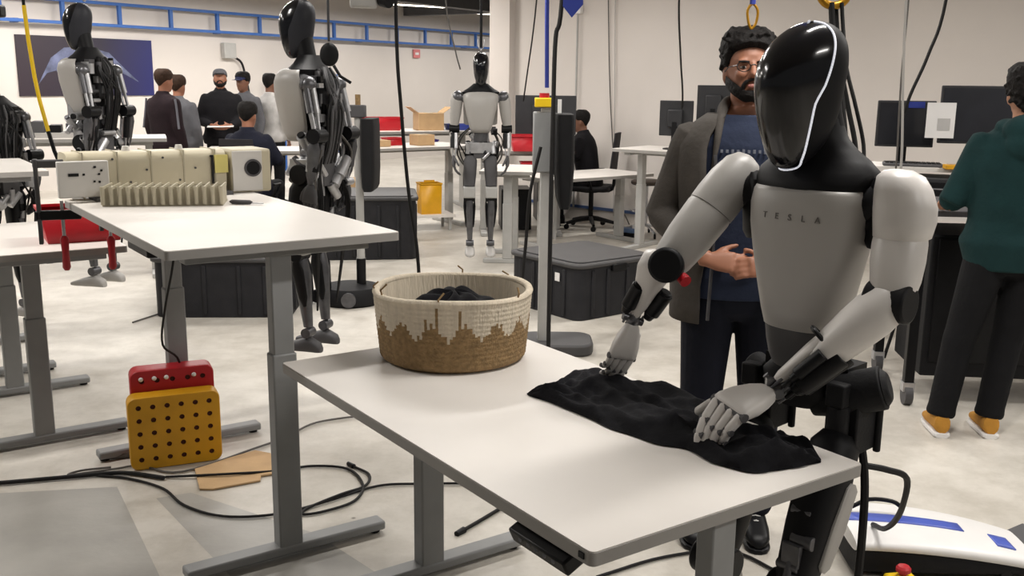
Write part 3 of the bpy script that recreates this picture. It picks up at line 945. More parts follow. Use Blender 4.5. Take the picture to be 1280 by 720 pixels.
fo = fa.obj('forearm_shell', m_shell2, rb, world=True, sharp=60)
fx, fy, _ = frame(fd_)
if fy.z < 0: fx, fy = -fx, -fy
strip = M(); strip.limb(ELL_ + fd_ * .16 + fy * .026, WRL + fy * .022 + fd_ * -.015, [(0, .03, .018), (.3, .030, .018), (.9, .020, .014), (1, .012, .01)], n=16, e=3)
strip.obj('forearm_cover', m_shell2, rb, world=True)
for k, (ox, oy, r_, a0, a1) in enumerate(((.030, -.024, .026, .165, .285), (-.012, -.042, .026, .155, .285), (-.042, -.012, .024, .17, .275), (.042, .012, .017, .19, .27))):
    ac = M()
    P0, P1 = ELL_ + fd_ * a0 + fx * ox + fy * oy, ELL_ + fd_ * a1 + fx * ox * .8 + fy * oy * .8
    ac.cyl(P0, P1, r_, r_, 18); ac.cyl(P1, P1 + fd_ * .02, r_ * .7, r_ * .5, 14); ac.cyl(P1 + fd_ * .018, P1 + fd_ * .045, .006, .006, 8)
    ac.obj('forearm_actuator', m_black, rb, world=True, bevel=.003)
ab_ = M(); lp = ELL_ + fd_ * .17
ab_.tube([lp + fx * -.030 + fy * .03, lp + fx * -.012 + fy * .062, lp + fx * .012 + fy * .062, lp + fx * .03 + fy * .03], .006, 8, 4).obj('cable_loop', m_black, rb, world=True)
wr = M()
wr.ell(WRL, (.024, .024, .024)); wr.cyl(WRL - fx * .034, WRL + fx * .034, .012, n=14); wr.cyl(WRL - fd_ * .04, WRL, .016, n=14); wr.box(WRL + fy * .022, (.03, .02, .03)); wr.cyl(WRL + fy * .01 - fx * .02, WRL + fy * .045 - fx * .02, .008, n=10)
for k in range(6): wr.cyl(WRL + fx * (.03 * math.cos(k)) + fy * (.025 * math.sin(k)) - fd_ * .03, WRL + fx * (.026 * math.cos(k)) + fy * (.022 * math.sin(k)) + fd_ * .02, .0045, n=8)
wr.obj('wrist_joint', m_dsteel, rb, world=True)
robot_hand(rb, WRL + V((-.028, -.004, -.010)), (-.80, -.42, -.15), (-.16, -.30, 1.0), 1, 1.36, curls=((32, 22, 12), (40, 22, 12), (46, 22, 12), (52, 22, 12)), thumb=(20, 10), thumb_out=40, spread=8, m_fin=m_shell2)

# --- right arm (across the desk)
SHR, ELR, WRR = V((0.590, 2.660, 1.405)), V((0.418, 2.620, 1.178)), V((0.338, 2.690, 1.010))
j = M(); j.cyl(wl(-.13, 0, 1.37), wl(-.20, .0, 1.385), .050, .052, 24)
j.limb(wl(-.175, .012, 1.255), wl(-.180, .012, 1.43), [(0, .012, .02), (.1, .02, .05), (.5, .022, .060), (.9, .02, .05), (1, .01, .02)]).obj('shoulder_joint', m_rblack, rb, world=True)
ad = (ELR - SHR).normalized()
ua = M()
ua.limb(SHR - ad * .075, SHR + ad * .10, [(0, .012, .012), (.05, .034, .034), (.2, .052, .052), (.5, .064, .062), (.8, .066, .064), (1, .065, .063)], n=30, e=2.2)
ua.obj('shoulder_shell', m_shell, rb, world=True, sharp=60)
up_ = M()
up_.limb(SHR + ad * .101, ELR + ad * .01, [(0, .063, .061), (.05, .065, .063), (.5, .062, .060), (.85, .054, .052), (1, .044, .042)], n=30, e=2.2)
up_.obj('upper_arm_shell', m_shell, rb, world=True, sharp=60)
cdv = (V((0, 0, CAM_H)) - ELR); cdv = V((-.25, -.95, .15)).normalized()
ej = M(); ej.cyl(ELR - cdv * .052, ELR + cdv * .066, .050, .047, 30)
ej.obj('elbow_joint', m_rblack, rb, world=True, bevel=.008)
M().cyl(ELR + V((.032, -.045, -.026)), ELR + V((.040, -.062, -.034)), .016, .016, 16).obj('red_cap', m_red, rb, world=True)
fd_ = (WRR - ELR).normalized(); fx, fy, _ = frame(fd_, V((0, -1, 0)))
fa = M(); fa.limb(ELR - fd_ * .03 + V((-.028, 0, .01)), WRR + fy * .0 + V((0, 0, .012)), [(0, .012), (.1, .040, .045), (.3, .042, .048), (.55, .026, .036), (.8, .016, .03), (1, .010, .018)], n=24, e=2.4)
fa.obj('forearm_shell', m_shell2, rb, world=True, sharp=60)
sx = V((1, 0, 0)); sx = (sx - fd_ * sx.dot(fd_)).normalized()
for o_, a0, a1, r_ in ((-.036, .09, .165, .021), (.040, .085, .160, .024), (.0, .09, .16, .018)):
    ac = M(); P0, P1 = ELR + fd_ * a0 + sx * o_ + (cdv * -.03 if o_ == 0 else V()), ELR + fd_ * a1 + sx * o_ * .9 + (cdv * -.03 if o_ == 0 else V())
    ac.cyl(P0, P1, r_, r_, 20); ac.cyl(P1, P1 + fd_ * .022, r_ * .8, r_ * .5, 16); ac.cyl(P0 - fd_ * .006, P0, r_ * .7, r_ * .9, 16)
    ac.obj('forearm_actuator', m_black, rb, world=True, bevel=.003)
wr = M(); wr.ell(WRR, (.020, .020, .020)); wr.cyl(WRR - sx * .03, WRR + sx * .03, .011, n=14); wr.cyl(WRR - fd_ * .035, WRR, .013, n=12)
for k in range(5): wr.cyl(WRR + sx * (-.024 + .012 * k) - fd_ * .02, WRR + sx * (-.02 + .01 * k) + fd_ * .02, .004, n=8)
wr.obj('wrist_joint', m_dsteel, rb, world=True)
robot_hand(rb, WRR + V((-.004, .004, -.022)), (-.26, -.02, -.93), (.42, -.86, .02), -1, 1.06, curls=((6, 10, 8), (16, 20, 14), (24, 24, 16), (32, 28, 18)), thumb=(14, 8), spread=8, thumb_out=14, m_fin=m_shell2)

# --- hips and legs
for s in (1, -1):
    hp = wl(.125 * s, -.02, .885)
    h = M()
    a_ = (RL * .80 * s + UP * .30 - RF * .3).normalized()
    k0 = 1.0 if s > 0 else .62
    h.cyl(hp - a_ * .05, hp + a_ * .085 * k0, .056 * k0, .056 * k0, 26); h.cyl(hp + a_ * .085 * k0, hp + a_ * .10 * k0, .05 * k0, .035 * k0, 26); h.cyl(hp - a_ * .10, hp - a_ * .05, .04 * k0, .05 * k0, 20)
    h.obj('hip_actuator', m_blackm, rb, world=True, bevel=.004)
    bk_ = M(); bk_.box(hp + UP * -.07 - RF * .02, (.09, .11, .16), Matrix((RL, RF, UP)).transposed())
    bk_.cyl(hp + UP * -.02 + RF * .05, hp + UP * -.13 + RF * .05, .028, n=14); bk_.box(hp + UP * .01 + RF * .06 , (.05, .04, .06), Matrix((RL, RF, UP)).transposed())
    for k in range(4): bk_.cyl(hp + RL * (.05 - .03 * k) - RF * .07, hp + RL * (.05 - .03 * k) - RF * .07 - UP * .16, .010, n=10)
    bk_.obj('hip_bracket', m_blackm, rb, world=True, bevel=.005)
    kn = wl(.115 * s, .175, .40)
    an = wl(.12 * s, .01, .085)
    t0_ = wl(.125 * s, .020, .79)
    th = M(); th.limb(t0_, kn, [(0, .035, .04), (.08, .056, .062), (.3, .062, .070), (.6, .058, .066), (.85, .05, .056), (1, .04, .045)], up=RF, n=24, e=2.6)
    to = th.obj('thigh', m_rblack, rb, world=True, sharp=60)
    dirT = (kn - t0_).normalized()
    sd = M(); cc = t0_.lerp(kn, .30) + RL * .060 * s - RF * .03; c2 = t0_.lerp(kn, .85) + RL * .052 * s - RF * .02
    sd.limb(cc, c2, [(0, .006, .012), (.06, .010, .030), (.5, .012, .036), (.94, .010, .026), (1, .006, .010)], up=RF, n=16, e=3.5)
    sd.obj('thigh_side_cover', m_shell, to, world=True)
    ac = M()
    for k in range(3):
        q = t0_.lerp(kn, .46 + .17 * k) + RF * (.058 - .004 * k) + RL * (.016 * math.sin(k * 2.1))
        ac.cyl(q - RL * (.034 - .006 * k), q + RL * (.022 + .008 * k), .013 + .005 * (k % 2), n=14)
    qb = t0_.lerp(kn, .72) + RF * .062
    ac.box(qb, (.05, .018, .06), Matrix((RL, RF, UP)).transposed()); ac.box(qb + RL * .02 - UP * .06, (.03, .03, .03), Matrix((RL, RF, UP)).transposed())
    ac.cyl(t0_.lerp(kn, .35) + RF * .06, t0_.lerp(kn, .95) + RF * .05, .012, n=12)
    ac.obj('thigh_linkage', m_dsteel, to, world=True, bevel=.002)
    k_ = M(); k_.cyl(kn - RL * .058, kn + RL * .058, .048, n=24); k_.obj('knee_joint', m_black, rb, world=True, bevel=.006)
    sh2 = M(); sh2.limb(kn, an, [(0, .045, .05), (.2, .05, .056), (.5, .042, .05), (.8, .032, .036), (1, .03, .032)], up=RF, n=20, e=2.5); sh2.obj('shin', m_shell, rb, world=True, sharp=60)
    M().cyl(an - RL * .036, an + RL * .036, .034, n=18).obj('ankle_joint', m_black, rb, world=True)
    ft = M(); ft.loft([(an + RF * x - UP * (.085 - hh / 2), RL * ww, UP * (hh / 2), 3) for x, ww, hh in ((-.075, .026, .03), (-.065, .036, .05), (-.02, .042, .07), (.06, .045, .055), (.13, .044, .036), (.165, .034, .026), (.175, .018, .02))], 20)
    ft.obj('foot', m_rblack, rb, world=True)

# tether cables rising from the robot's back to a brass hook
hk = thing('hoist_hook', 'brass hoist ring above the shirt-folding robot', 'hook', (0.86, 2.78, 1.86))
rg = M(); rg.rings([[V(((.040 + .011 * math.cos(b)) * math.cos(a), .011 * math.sin(b), (.040 + .011 * math.cos(b)) * math.sin(a) + .045)) for b in [2 * math.pi * k / 10 for k in range(10)]] for a in [2 * math.pi * i / 28 for i in range(29)]], cap=False)
rg.obj('ring', m_gold, hk)
M().tube([(0, 0, 0.085), (0, 0, 1.14)], 0.012, 8).obj('lifting_strap', m_dblue, hk)
for k, (dx, dy) in enumerate(((-.006, .0), (.006, .01), (.016, -.005))):
    pts = [(0.860 + dx * 1.2, 2.775 + dy, 1.872), (0.865 + dx * 1.2, 2.76 + dy, 1.80), (0.872 + dx * 1.0, 2.72 + dy, 1.70), (0.880 + dx * 1.2 + (.004 * k), 2.68 + dy, 1.60), (0.890 + dx * 1.6 + .006 * k, 2.65, 1.50), (0.895 + dx * 1.4, 2.62 + dy, 1.42), (0.875 + dx, 2.60 + dy, 1.36)]
    cable(('thickest black tether running from the brass ring to the robot back', 'medium black tether between the two other tethers behind the robot', 'thinnest black tether bowing furthest out behind the robot head')[k], pts, 0.0085 - .0015 * k, name='tether_cable', group='tether cables behind the folding robot')
cable('thick black hose dropping from the robot hip past the desk corner', [(0.905, 2.46, .80), (0.912, 2.40, .68), (0.905, 2.36, .55), (0.90, 2.35, .35), (0.90, 2.36, .15), (0.93, 2.40, .012), (1.0, 2.6, .012)], 0.011, name='robot_hose')
cable('black lead arching from the robot hip down to the floor machine', [(0.95, 2.50, .66), (1.02, 2.52, .64), (1.09, 2.56, .60), (1.13, 2.66, .48), (1.19, 2.85, .34), (1.24, 3.05, .22), (1.27, 3.22, .155)], 0.009, name='robot_lead')


# ---------------- generic hanging robot (facing -Y in its own frame)
def hung_robot(label, loc, rz, seed, head_tilt=10, dark=False, arm_fwd=0.06, bare=False):
    e = thing('hanging_robot', label, 'robot', loc, rz)
    rn = random.Random(seed)
    X, Y, Z = V((1, 0, 0)), V((0, 1, 0)), V((0, 0, 1))
    mecha = [m_dsteel, m_black, m_steel, m_dgrey]

    def L(p): return V(p)
    t = R(head_tilt)
    hy = -Y * math.cos(t) - Z * math.sin(t); hz = Z * math.cos(t) - Y * math.sin(t)
    # built in the robot's own frame
    def hp(mm, *a, **k): return mm.obj(*a, **k)
    tf_org = V((0, -.05, 1.60))
    def headpart():
        tf = lambda p: tf_org + (X * p.x * -1 + hy * p.y + hz * p.z) * .92
        ts = [i / 24 for i in range(25)]
        fp = M(); fp.rings([[tf(head_pt(q, face_edge(q) * (2 * i / 20 - 1))) for i in range(21)] for q in ts], cap=False, closed=False)
        bk = M(); bk.rings([[tf(head_pt(q, face_edge(q) + (2 * math.pi - 2 * face_edge(q)) * i / 20)) for i in range(21)] for q in ts], cap=False, closed=False)
        hd = bk.obj('head', mat('slate head shell', (46, 47, 52), 0.5), e, sharp=180); fp.obj('visor', m_gloss, hd, sharp=180)
    headpart()
    M().limb((0, .0, 1.40), (0, -.03, 1.56), [(0, .055), (.4, .045), (1, .045)]).obj('neck', m_rblack, e)
    yk = M(); yk.loft([((0, 0, 1.36), X * .15, Y * .07, 2.4), ((0, 0, 1.40), X * .16, Y * .075, 2.4), ((0, 0, 1.43), X * .11, Y * .06, 2.2), ((0, 0, 1.47), X * .06, Y * .05, 2.0)], 28)
    yk.obj('collar', m_rblack, e)
    # chest shell: the front of the trunk, wrapped round to the flanks
    cs = M()
    secs = []
    for z_, hw, fr in ((1.06, .075, .075), (1.10, .092, .092), (1.18, .112, .105), (1.27, .135, .112), (1.34, .152, .106), (1.372, .150, .094), (1.392, .135, .080), (1.402, .112, .066)):
        ks = 1.24 if bare else 1.0; secs.append(((0, -.012 if bare else 0, z_), X * hw * ks, Y * fr * ks, 2.5))
    cs.loft(secs, 30, t0=R(158 if bare else 165), t1=R(382 if bare else 375), cap=False)
    cs.obj('chest_shell', m_shell, e, solid=.008, sharp=60)
    bkf = M()
    bkf.box((0, .02, 1.24), (.17, .10, .26), None, 1); bkf.box((0, .075, 1.28), (.10, .05, .20), None, 0)
    for k in range(46 if bare else 26):
        x = rn.uniform(-.13, .13); z_ = rn.uniform(1.06, 1.39); y = rn.uniform(.05, .11)
        if rn.random() < .5: bkf.box((x, y, z_), (rn.uniform(.02, .06), rn.uniform(.02, .05), rn.uniform(.02, .06)), None, rn.choice((0, 1, 2, 3)))
        else:
            d = rn.choice((X, Z)); bkf.cyl(V((x, y, z_)) - d * .03, V((x, y, z_)) + d * .03, rn.uniform(.010, .022), n=12, mi=rn.choice((0, 1, 2)))
    bkf.obj('back_frame', mecha, e)
    for s in ((-1, 1) if not bare else ()):
        M().loft([((s * .105, .07, z_), X * hw, Y * .035, 3) for z_, hw in ((1.12, .02), (1.13, .04), (1.28, .045), (1.36, .04), (1.37, .02))], 16).obj('back_cover', m_shell, e)
    for k in range(15 if bare else 9):
        x = rn.uniform(-.07, .07); x2 = rn.uniform(-.09, .09)
        M().tube([(x * .5, .09, 1.41), (x, .125, 1.33), (x2, .14, 1.2), (x2 * .8, .12, 1.05), (x2 * .9, .09, .95)], rn.uniform(.005, .010), 7, 4).obj('cable', rn.choice((m_rubber, m_black, m_black, m_dgrey)), e)
    wa = M(); wa.cyl((0, 0, .98), (0, 0, 1.07), .06, .065, 24); wa.cyl((-.05, .03, .98), (-.05, .03, 1.08), .022, n=12, mi=2); wa.cyl((.05, .03, .98), (.05, .03, 1.08), .022, n=12, mi=2)
    wa.obj('waist_actuators', mecha, e)
    pv = M(); pv.box((0, 0, .93), (.22, .13, .09), None, 2); pv.box((0, .02, .90), (.12, .15, .12), None, 3)
    for k in range(14):
        a = rn.uniform(-.12, .12); pv.cyl((a, rn.uniform(-.08, .09), .88), (a + rn.uniform(-.03, .03), rn.uniform(-.08, .09), .98), rn.uniform(.012, .026), n=12, mi=rn.choice((0, 2, 1)))
    pv.obj('pelvis', mecha, e, bevel=.004)
    if bare or seed == 9:
        for k in range(30 if bare else 10):
            x, y, z_ = rn.uniform(-.17, .17) * (1 if bare else .6), rn.uniform(-.09, .12), rn.uniform(.78, 1.08)
            d = rn.choice((X, Z, (X + Z).normalized(), (Z - X).normalized())); hc = M(); r_ = rn.uniform(.012, .030); l_ = rn.uniform(.03, .06)
            hc.cyl(V((x, y, z_)) - d * l_, V((x, y, z_)) + d * l_, r_, n=14, mi=2); hc.cyl(V((x, y, z_)) + d * l_, V((x, y, z_)) + d * (l_ + .012), r_ * .7, n=14, mi=rn.choice((0, 1)))
            hc.obj('waist_motor', mecha, e)
        for k in range(8):
            s_ = rn.choice((-1, 1)); M().tube([(s_ * .06, .10, 1.12), (s_ * rn.uniform(.12, .19), rn.uniform(.08, .15), 1.0), (s_ * rn.uniform(.13, .2), rn.uniform(.05, .13), .86), (s_ * .10, .08, .72)], rn.uniform(.004, .008), 6, 4).obj('cable', rn.choice((m_rubber, m_black, m_gcable)), e)
    for s in (-1, 1):
        sh_, el, wr_ = (V((s * .195, .0, 1.355)), V((s * .225, .01, 1.09)), V((s * .225, -arm_fwd, .86))) if not bare else (V((s * .150, .075, 1.33)), V((s * .165, .125, 1.09)), V((s * .17, .09, .86)))
        kb = .72 if bare else 1.0
        a = M(); a.ell(sh_, (.052 * kb, .056 * kb, .056 * kb)); a.cyl(V((s * .12, 0, 1.35)), sh_, .04, n=18)
        a.obj('shoulder_joint', m_dsteel, e)
        u_ = M(); u_.limb(sh_ + Z * .05, el + Z * .03, [(0, .02), (.08, .045 * kb), (.3, .052 * kb), (.7, .047 * kb), (1, .036 * kb)], n=20, e=2.3); 
        if not bare: u_.obj('upper_arm_shell', m_shell, e, sharp=60)
        else:
            ur = M(); du = (el - sh_)
            for k in range(4):
                o_ = V((.020 * math.cos(k * 1.57), .020 * math.sin(k * 1.57), 0)); ur.cyl(sh_ + o_, sh_ + du * .55 + o_, .015, n=12, mi=(0, 2, 1, 2)[k]); ur.cyl(sh_ + du * .5 + o_, el + o_ * .7, .008, n=8, mi=2)
            ur.obj('upper_arm', mecha, e)
        M().cyl(el - X * .045, el + X * .045, .036, n=20).obj('elbow_joint', m_black, e)
        f_ = M(); dd = (wr_ - el).normalized()
        for k in range(4):
            o_ = V((.022 * math.cos(k * 1.57 + .7), .022 * math.sin(k * 1.57 + .7), 0)); f_.cyl(el + dd * .04 + o_, el + dd * .17 + o_, .017, n=12, mi=(1, 0, 1, 2)[k]); f_.cyl(el + dd * .17 + o_, wr_ + o_ * .5, .006, n=8, mi=2)
        f_.obj('forearm', mecha, e)
        fs_ = M(); fs_.limb(el + X * s * .03 - Z * .02, wr_ + X * s * .018, [(0, .008, .02), (.2, .014, .034), (.8, .012, .026), (1, .006, .012)], n=14); fs_.obj('forearm_cover', m_dsteel if bare else m_shell, e)
        robot_hand(e, loc_world(e, wr_ + dd * .005), dir_world(e, dd), dir_world(e, X * s), s, .95, curls=((20, 20, 15),) * 4, m_palm=m_dgrey, m_fin=m_dgrey)
        hpj, kn, an = V((s * .085, .0, .90)), V((s * .095, -.03, .50)), V((s * .09, .0, .10))
        M().cyl(hpj - X * .05, hpj + X * .06, .05, n=22).obj('hip_actuator', m_black, e, bevel=.004)
        th = M(); th.limb(hpj - Z * .04, kn + Z * .10, [(0, .04, .05), (.15, .058, .066), (.6, .056, .064), (1, .048, .054)], up=Y, n=20, e=3); tho = th.obj('thigh', m_dgrey if seed == 9 else m_black, e, sharp=60)
        tl2 = M()
        for k in range(5):
            q = hpj.lerp(kn, .2 + .12 * k); tl2.cyl(q + Y * .06 + X * (.03 * math.sin(k * 3)), q - Z * .05 + Y * .06, .014, n=10, mi=k % 3); 0
        tl2.cyl(hpj.lerp(kn, .15) + Y * .062, hpj.lerp(kn, .75) + Y * .062, .010, n=10, mi=0)
        tl2.obj('thigh_linkage', mecha, tho)
        M().box(kn + Z * .05, (.105, .11, .10)).obj('knee_housing', m_deskl if not dark else m_dgrey, e, bevel=.012)
        M().cyl(kn - X * .05, kn + X * .05, .034, n=18).obj('knee_joint', m_black, e)
        sh2 = M(); sh2.limb(kn - Z * .02, an + Z * .03, [(0, .03, .036), (.25, .040, .048), (.6, .030, .036), (1, .022, .024)], up=Y, n=18); so = sh2.obj('shin', m_dsteel, e)
        for s2 in (-1, 1):
            M().limb(kn + X * .045 * s2 - Z * .03, an + X * .03 * s2 + Z * .14, [(0, .006, .02), (.2, .012, .034), (.8, .010, .026), (1, .005, .01)], up=Y, n=12).obj('shin_guard', m_black, so)
        ft = M(); ft.loft([(an + V((0, y, -.10 + hh / 2 + dz)), X * ww, Z * (hh / 2), 3) for y, ww, hh, dz in ((.07, .02, .03, 0), (.055, .034, .05, 0), (.0, .040, .075, 0), (-.07, .044, .055, 0), (-.13, .042, .035, 0), (-.165, .03, .024, 0), (-.175, .014, .016, 0))], 18)
        ft.obj('foot', m_dgrey if seed == 3 else m_shell, e)
        M().cyl(an - X * .034, an + X * .034, .026, n=16).obj('ankle_joint', m_dsteel, e)
        for k in range(3): M().tube([V((s * .08, .08, .93)), V((s * .14, .11 + .01 * k, .75)), V((s * (.12 + .01 * k), .09, .5)), V((s * .10, .06, .22))], .005, 6, 4).obj('cable', m_rubber, e)
    st = M()
    for s in (-1, 1): st.tube([(s * .10, .0, 1.43), (s * .05, .02, 1.72), (0, .02, 1.86)], .008, 6)
    return e


def loc_world(e, p): return (Matrix.Translation(e.location) @ Matrix.Rotation(e.rotation_euler.z, 4, 'Z')) @ V(p)
def dir_world(e, d): return Matrix.Rotation(e.rotation_euler.z, 3, 'Z') @ V(d)


def strap(label, p, top=CEIL - .02, m_=None, r=.012, box=False, name='hoist_strap', zcap=None):
    e = thing(name, label, 'strap', p)
    M().tube([(0, 0, 0), (0, 0, (top - p[2]) * .5), (0, 0, top - p[2])], r, 8).obj('webbing', m_ or m_dblue, e)
    M().tube([(0, 0, -.02), (.025, 0, .02), (.02, 0, .07), (-.02, 0, .07), (-.025, 0, .02), (0, 0, -.02)], .006, 6, 4).obj('carabiner', m_steel, e)
    return e


hung_robot('skeletal humanoid robot with bundled back cables behind the divider-tray desk', (-1.00, 4.95, 0.30), R(-108), 3, 8, bare=True)
hung_robot('grey-shelled humanoid robot hanging in front of the dark wall poster', (-2.60, 6.20, 0.36), R(-106), 5, 8, bare=True)
hung_robot('silver humanoid robot with black face hanging upright between the back desks', (-0.285, 8.60, 0.165), R(3), 9, 4)
hung_robot('half-seen grey humanoid robot beside the tall white desk', (-3.33, 6.45, 0.06), R(-118), 12, 6, bare=True)
strap('dark hoist strap above the cable-backed robot', (-1.00, 4.96, 2.06), m_=m_black)
strap('dark blue hoist strap above the poster-side robot', (-2.60, 6.20, 2.12), m_=m_dblue)
strap('dark slim hoist strap above the silver upright robot', (-0.285, 8.62, 1.93), m_=m_black)
pb = thing('pulley_block', 'black pulley block hanging beside the cable-backed robot', 'pulley', (-0.875, 4.80, 1.70))
M().ell((0, 0, .07), (.045, .03, .055)).obj('block', m_blackm, pb)
M().cyl((0, 0, .13), (0, 0, 1.49), .006, n=6).obj('wire', m_dsteel, pb)
M().tube([(.02, 0, .02), (.05, 0, -.03), (.10, 0, -.06)], .008, 6).obj('arm', m_black, pb)
st_ = thing('hoist_strap', 'yellow and black ratchet strap beside the half-seen robot', 'strap', (-3.13, 6.6, 1.55))
M().tube([(0.06, 0, -.25), (0.02, 0, -.05), (0.0, 0, .1), (-.02, 0, .34), (-.03, 0, .55)], .014, 6).obj('yellow_webbing', m_byellow, st_)
M().tube([(-.03, 0, .55), (-.035, 0, .8), (-.05, 0, 1.62)], .011, 6).obj('black_webbing', m_black, st_)
M().tube([(0.06, 0, -.25), (0.09, 0, -.38), (.14, 0, -.52)], .013, 6).obj('tail', m_black, st_)
hb_ = thing('hoist_motor', 'black hoist motor hanging near the poster', 'hoist', (-3.33, 6.55, 2.02))
M().box((0, 0, .04), (.12, .09, .08)).obj('motor_case', m_black, hb_, bevel=.015)
M().cyl((0, 0, .08), (0, 0, 1.16), .006, n=6).obj('wire', m_dsteel, hb_)
hb_ = thing('cable_weight', 'pale grey capsule weight hanging left of the poster', 'weight', (-3.39, 6.5, 1.76))
M().capsule((0, 0, 0.02), (0, 0, .14), .022).obj('capsule', m_shell, hb_)
M().cyl((0, 0, .15), (0, 0, 1.42), .004, n=6).obj('wire', m_dsteel, hb_)

# ------------------------------------------------------------------ people (facing -Y in their own frame)
def skin(c): return mat('skin %d %d %d' % c, c, 0.55, var=0.06, scale=14)
def fabric(n, c, **k): return mat(n, c, 0.9, var=k.get('var', .14), scale=10, bump=.25, bscale=55, spec=.2)


m_jeans = fabric('dark navy trousers', (24, 26, 36))
m_blktr = fabric('black trousers', (19, 19, 21))
m_hair = mat('black hair', (20, 17, 16), 0.75, var=.4, scale=60, bump=.6, bscale=90)
m_brhair = mat('brown hair', (52, 36, 26), 0.75, var=.3, scale=60, bump=.5, bscale=90)
SK1, SK2, SK3 = skin((150, 100, 76)), skin((176, 128, 102)), skin((118, 80, 62))

HSEC = [(0.0, .072, .030, .022), (.014, .082, .004, .040), (.036, .086, -.040, .054), (.068, .088, -.068, .063), (.110, .088, -.088, .0700), (.150, .092, -.097, .0745), (.185, .082, -.092, .070), (.212, .052, -.070, .054), (.226, .018, -.040, .030), (.230, -.012, -.022, .008)]


def hum_head(mm, org, rot, grow=0.0, zmin=None, zmax=None, n=28, back_only=False):
    secs = []
    for z_, yf, yb, hw in HSEC:
        if zmin is not None and z_ < zmin: continue
        c = V((0, -(yf + yb) / 2, z_ + (grow if z_ > .15 else 0)))
        secs.append((org + rot @ c, rot @ V((hw + grow, 0, 0)), rot @ V((0, (yf - yb) / 2 + grow, 0)), 2.15))
    mm.loft(secs, n)


def hum_hand(mm, wrist, d, back, side, sc=1.0, curl=25, thumb_out=35):
    d = V(d).normalized(); back = (V(back) - d * V(back).dot(d)).normalized(); lat = d.cross(back).normalized() * side
    wrist = V(wrist)
    mm.loft([(wrist + d * t * sc, lat * hw * sc, back * hh * sc, 2.5) for t, hw, hh in ((-.03, .024, .020), (0, .027, .019), (.03, .036, .017), (.07, .041, .014), (.09, .040, .011))], 16)
    for k, (off, ln) in enumerate(((.030, .95), (.010, 1.05), (-.010, 1.0), (-.029, .8))):
        q = wrist + d * (.085 * sc) + lat * off * sc; dd = d.copy(); r = .0095 * sc
        pts = [q - d * .015]
        for L_ in (.038, .026, .022):
            d1 = Matrix.Rotation(R(curl), 3, lat) @ dd
            if (d1 - dd).dot(back) > 0: d1 = Matrix.Rotation(-R(curl), 3, lat) @ dd
            dd = d1; q = q + dd * L_ * ln * sc; pts.append(q.copy())
        mm.tube(pts, [r, r, r * .95, r * .8], 8)
    q = wrist + d * .02 * sc + lat * .028 * sc
    dd = (d * math.cos(R(thumb_out)) + lat * math.sin(R(thumb_out)) - back * .25).normalized()
    mm.tube([q - lat * .01, q + dd * .035 * sc, q + dd * .06 * sc + d * .006, q + dd * .08 * sc + d * .014], [.012 * sc, .0115 * sc, .010 * sc, .008 * sc], 8)


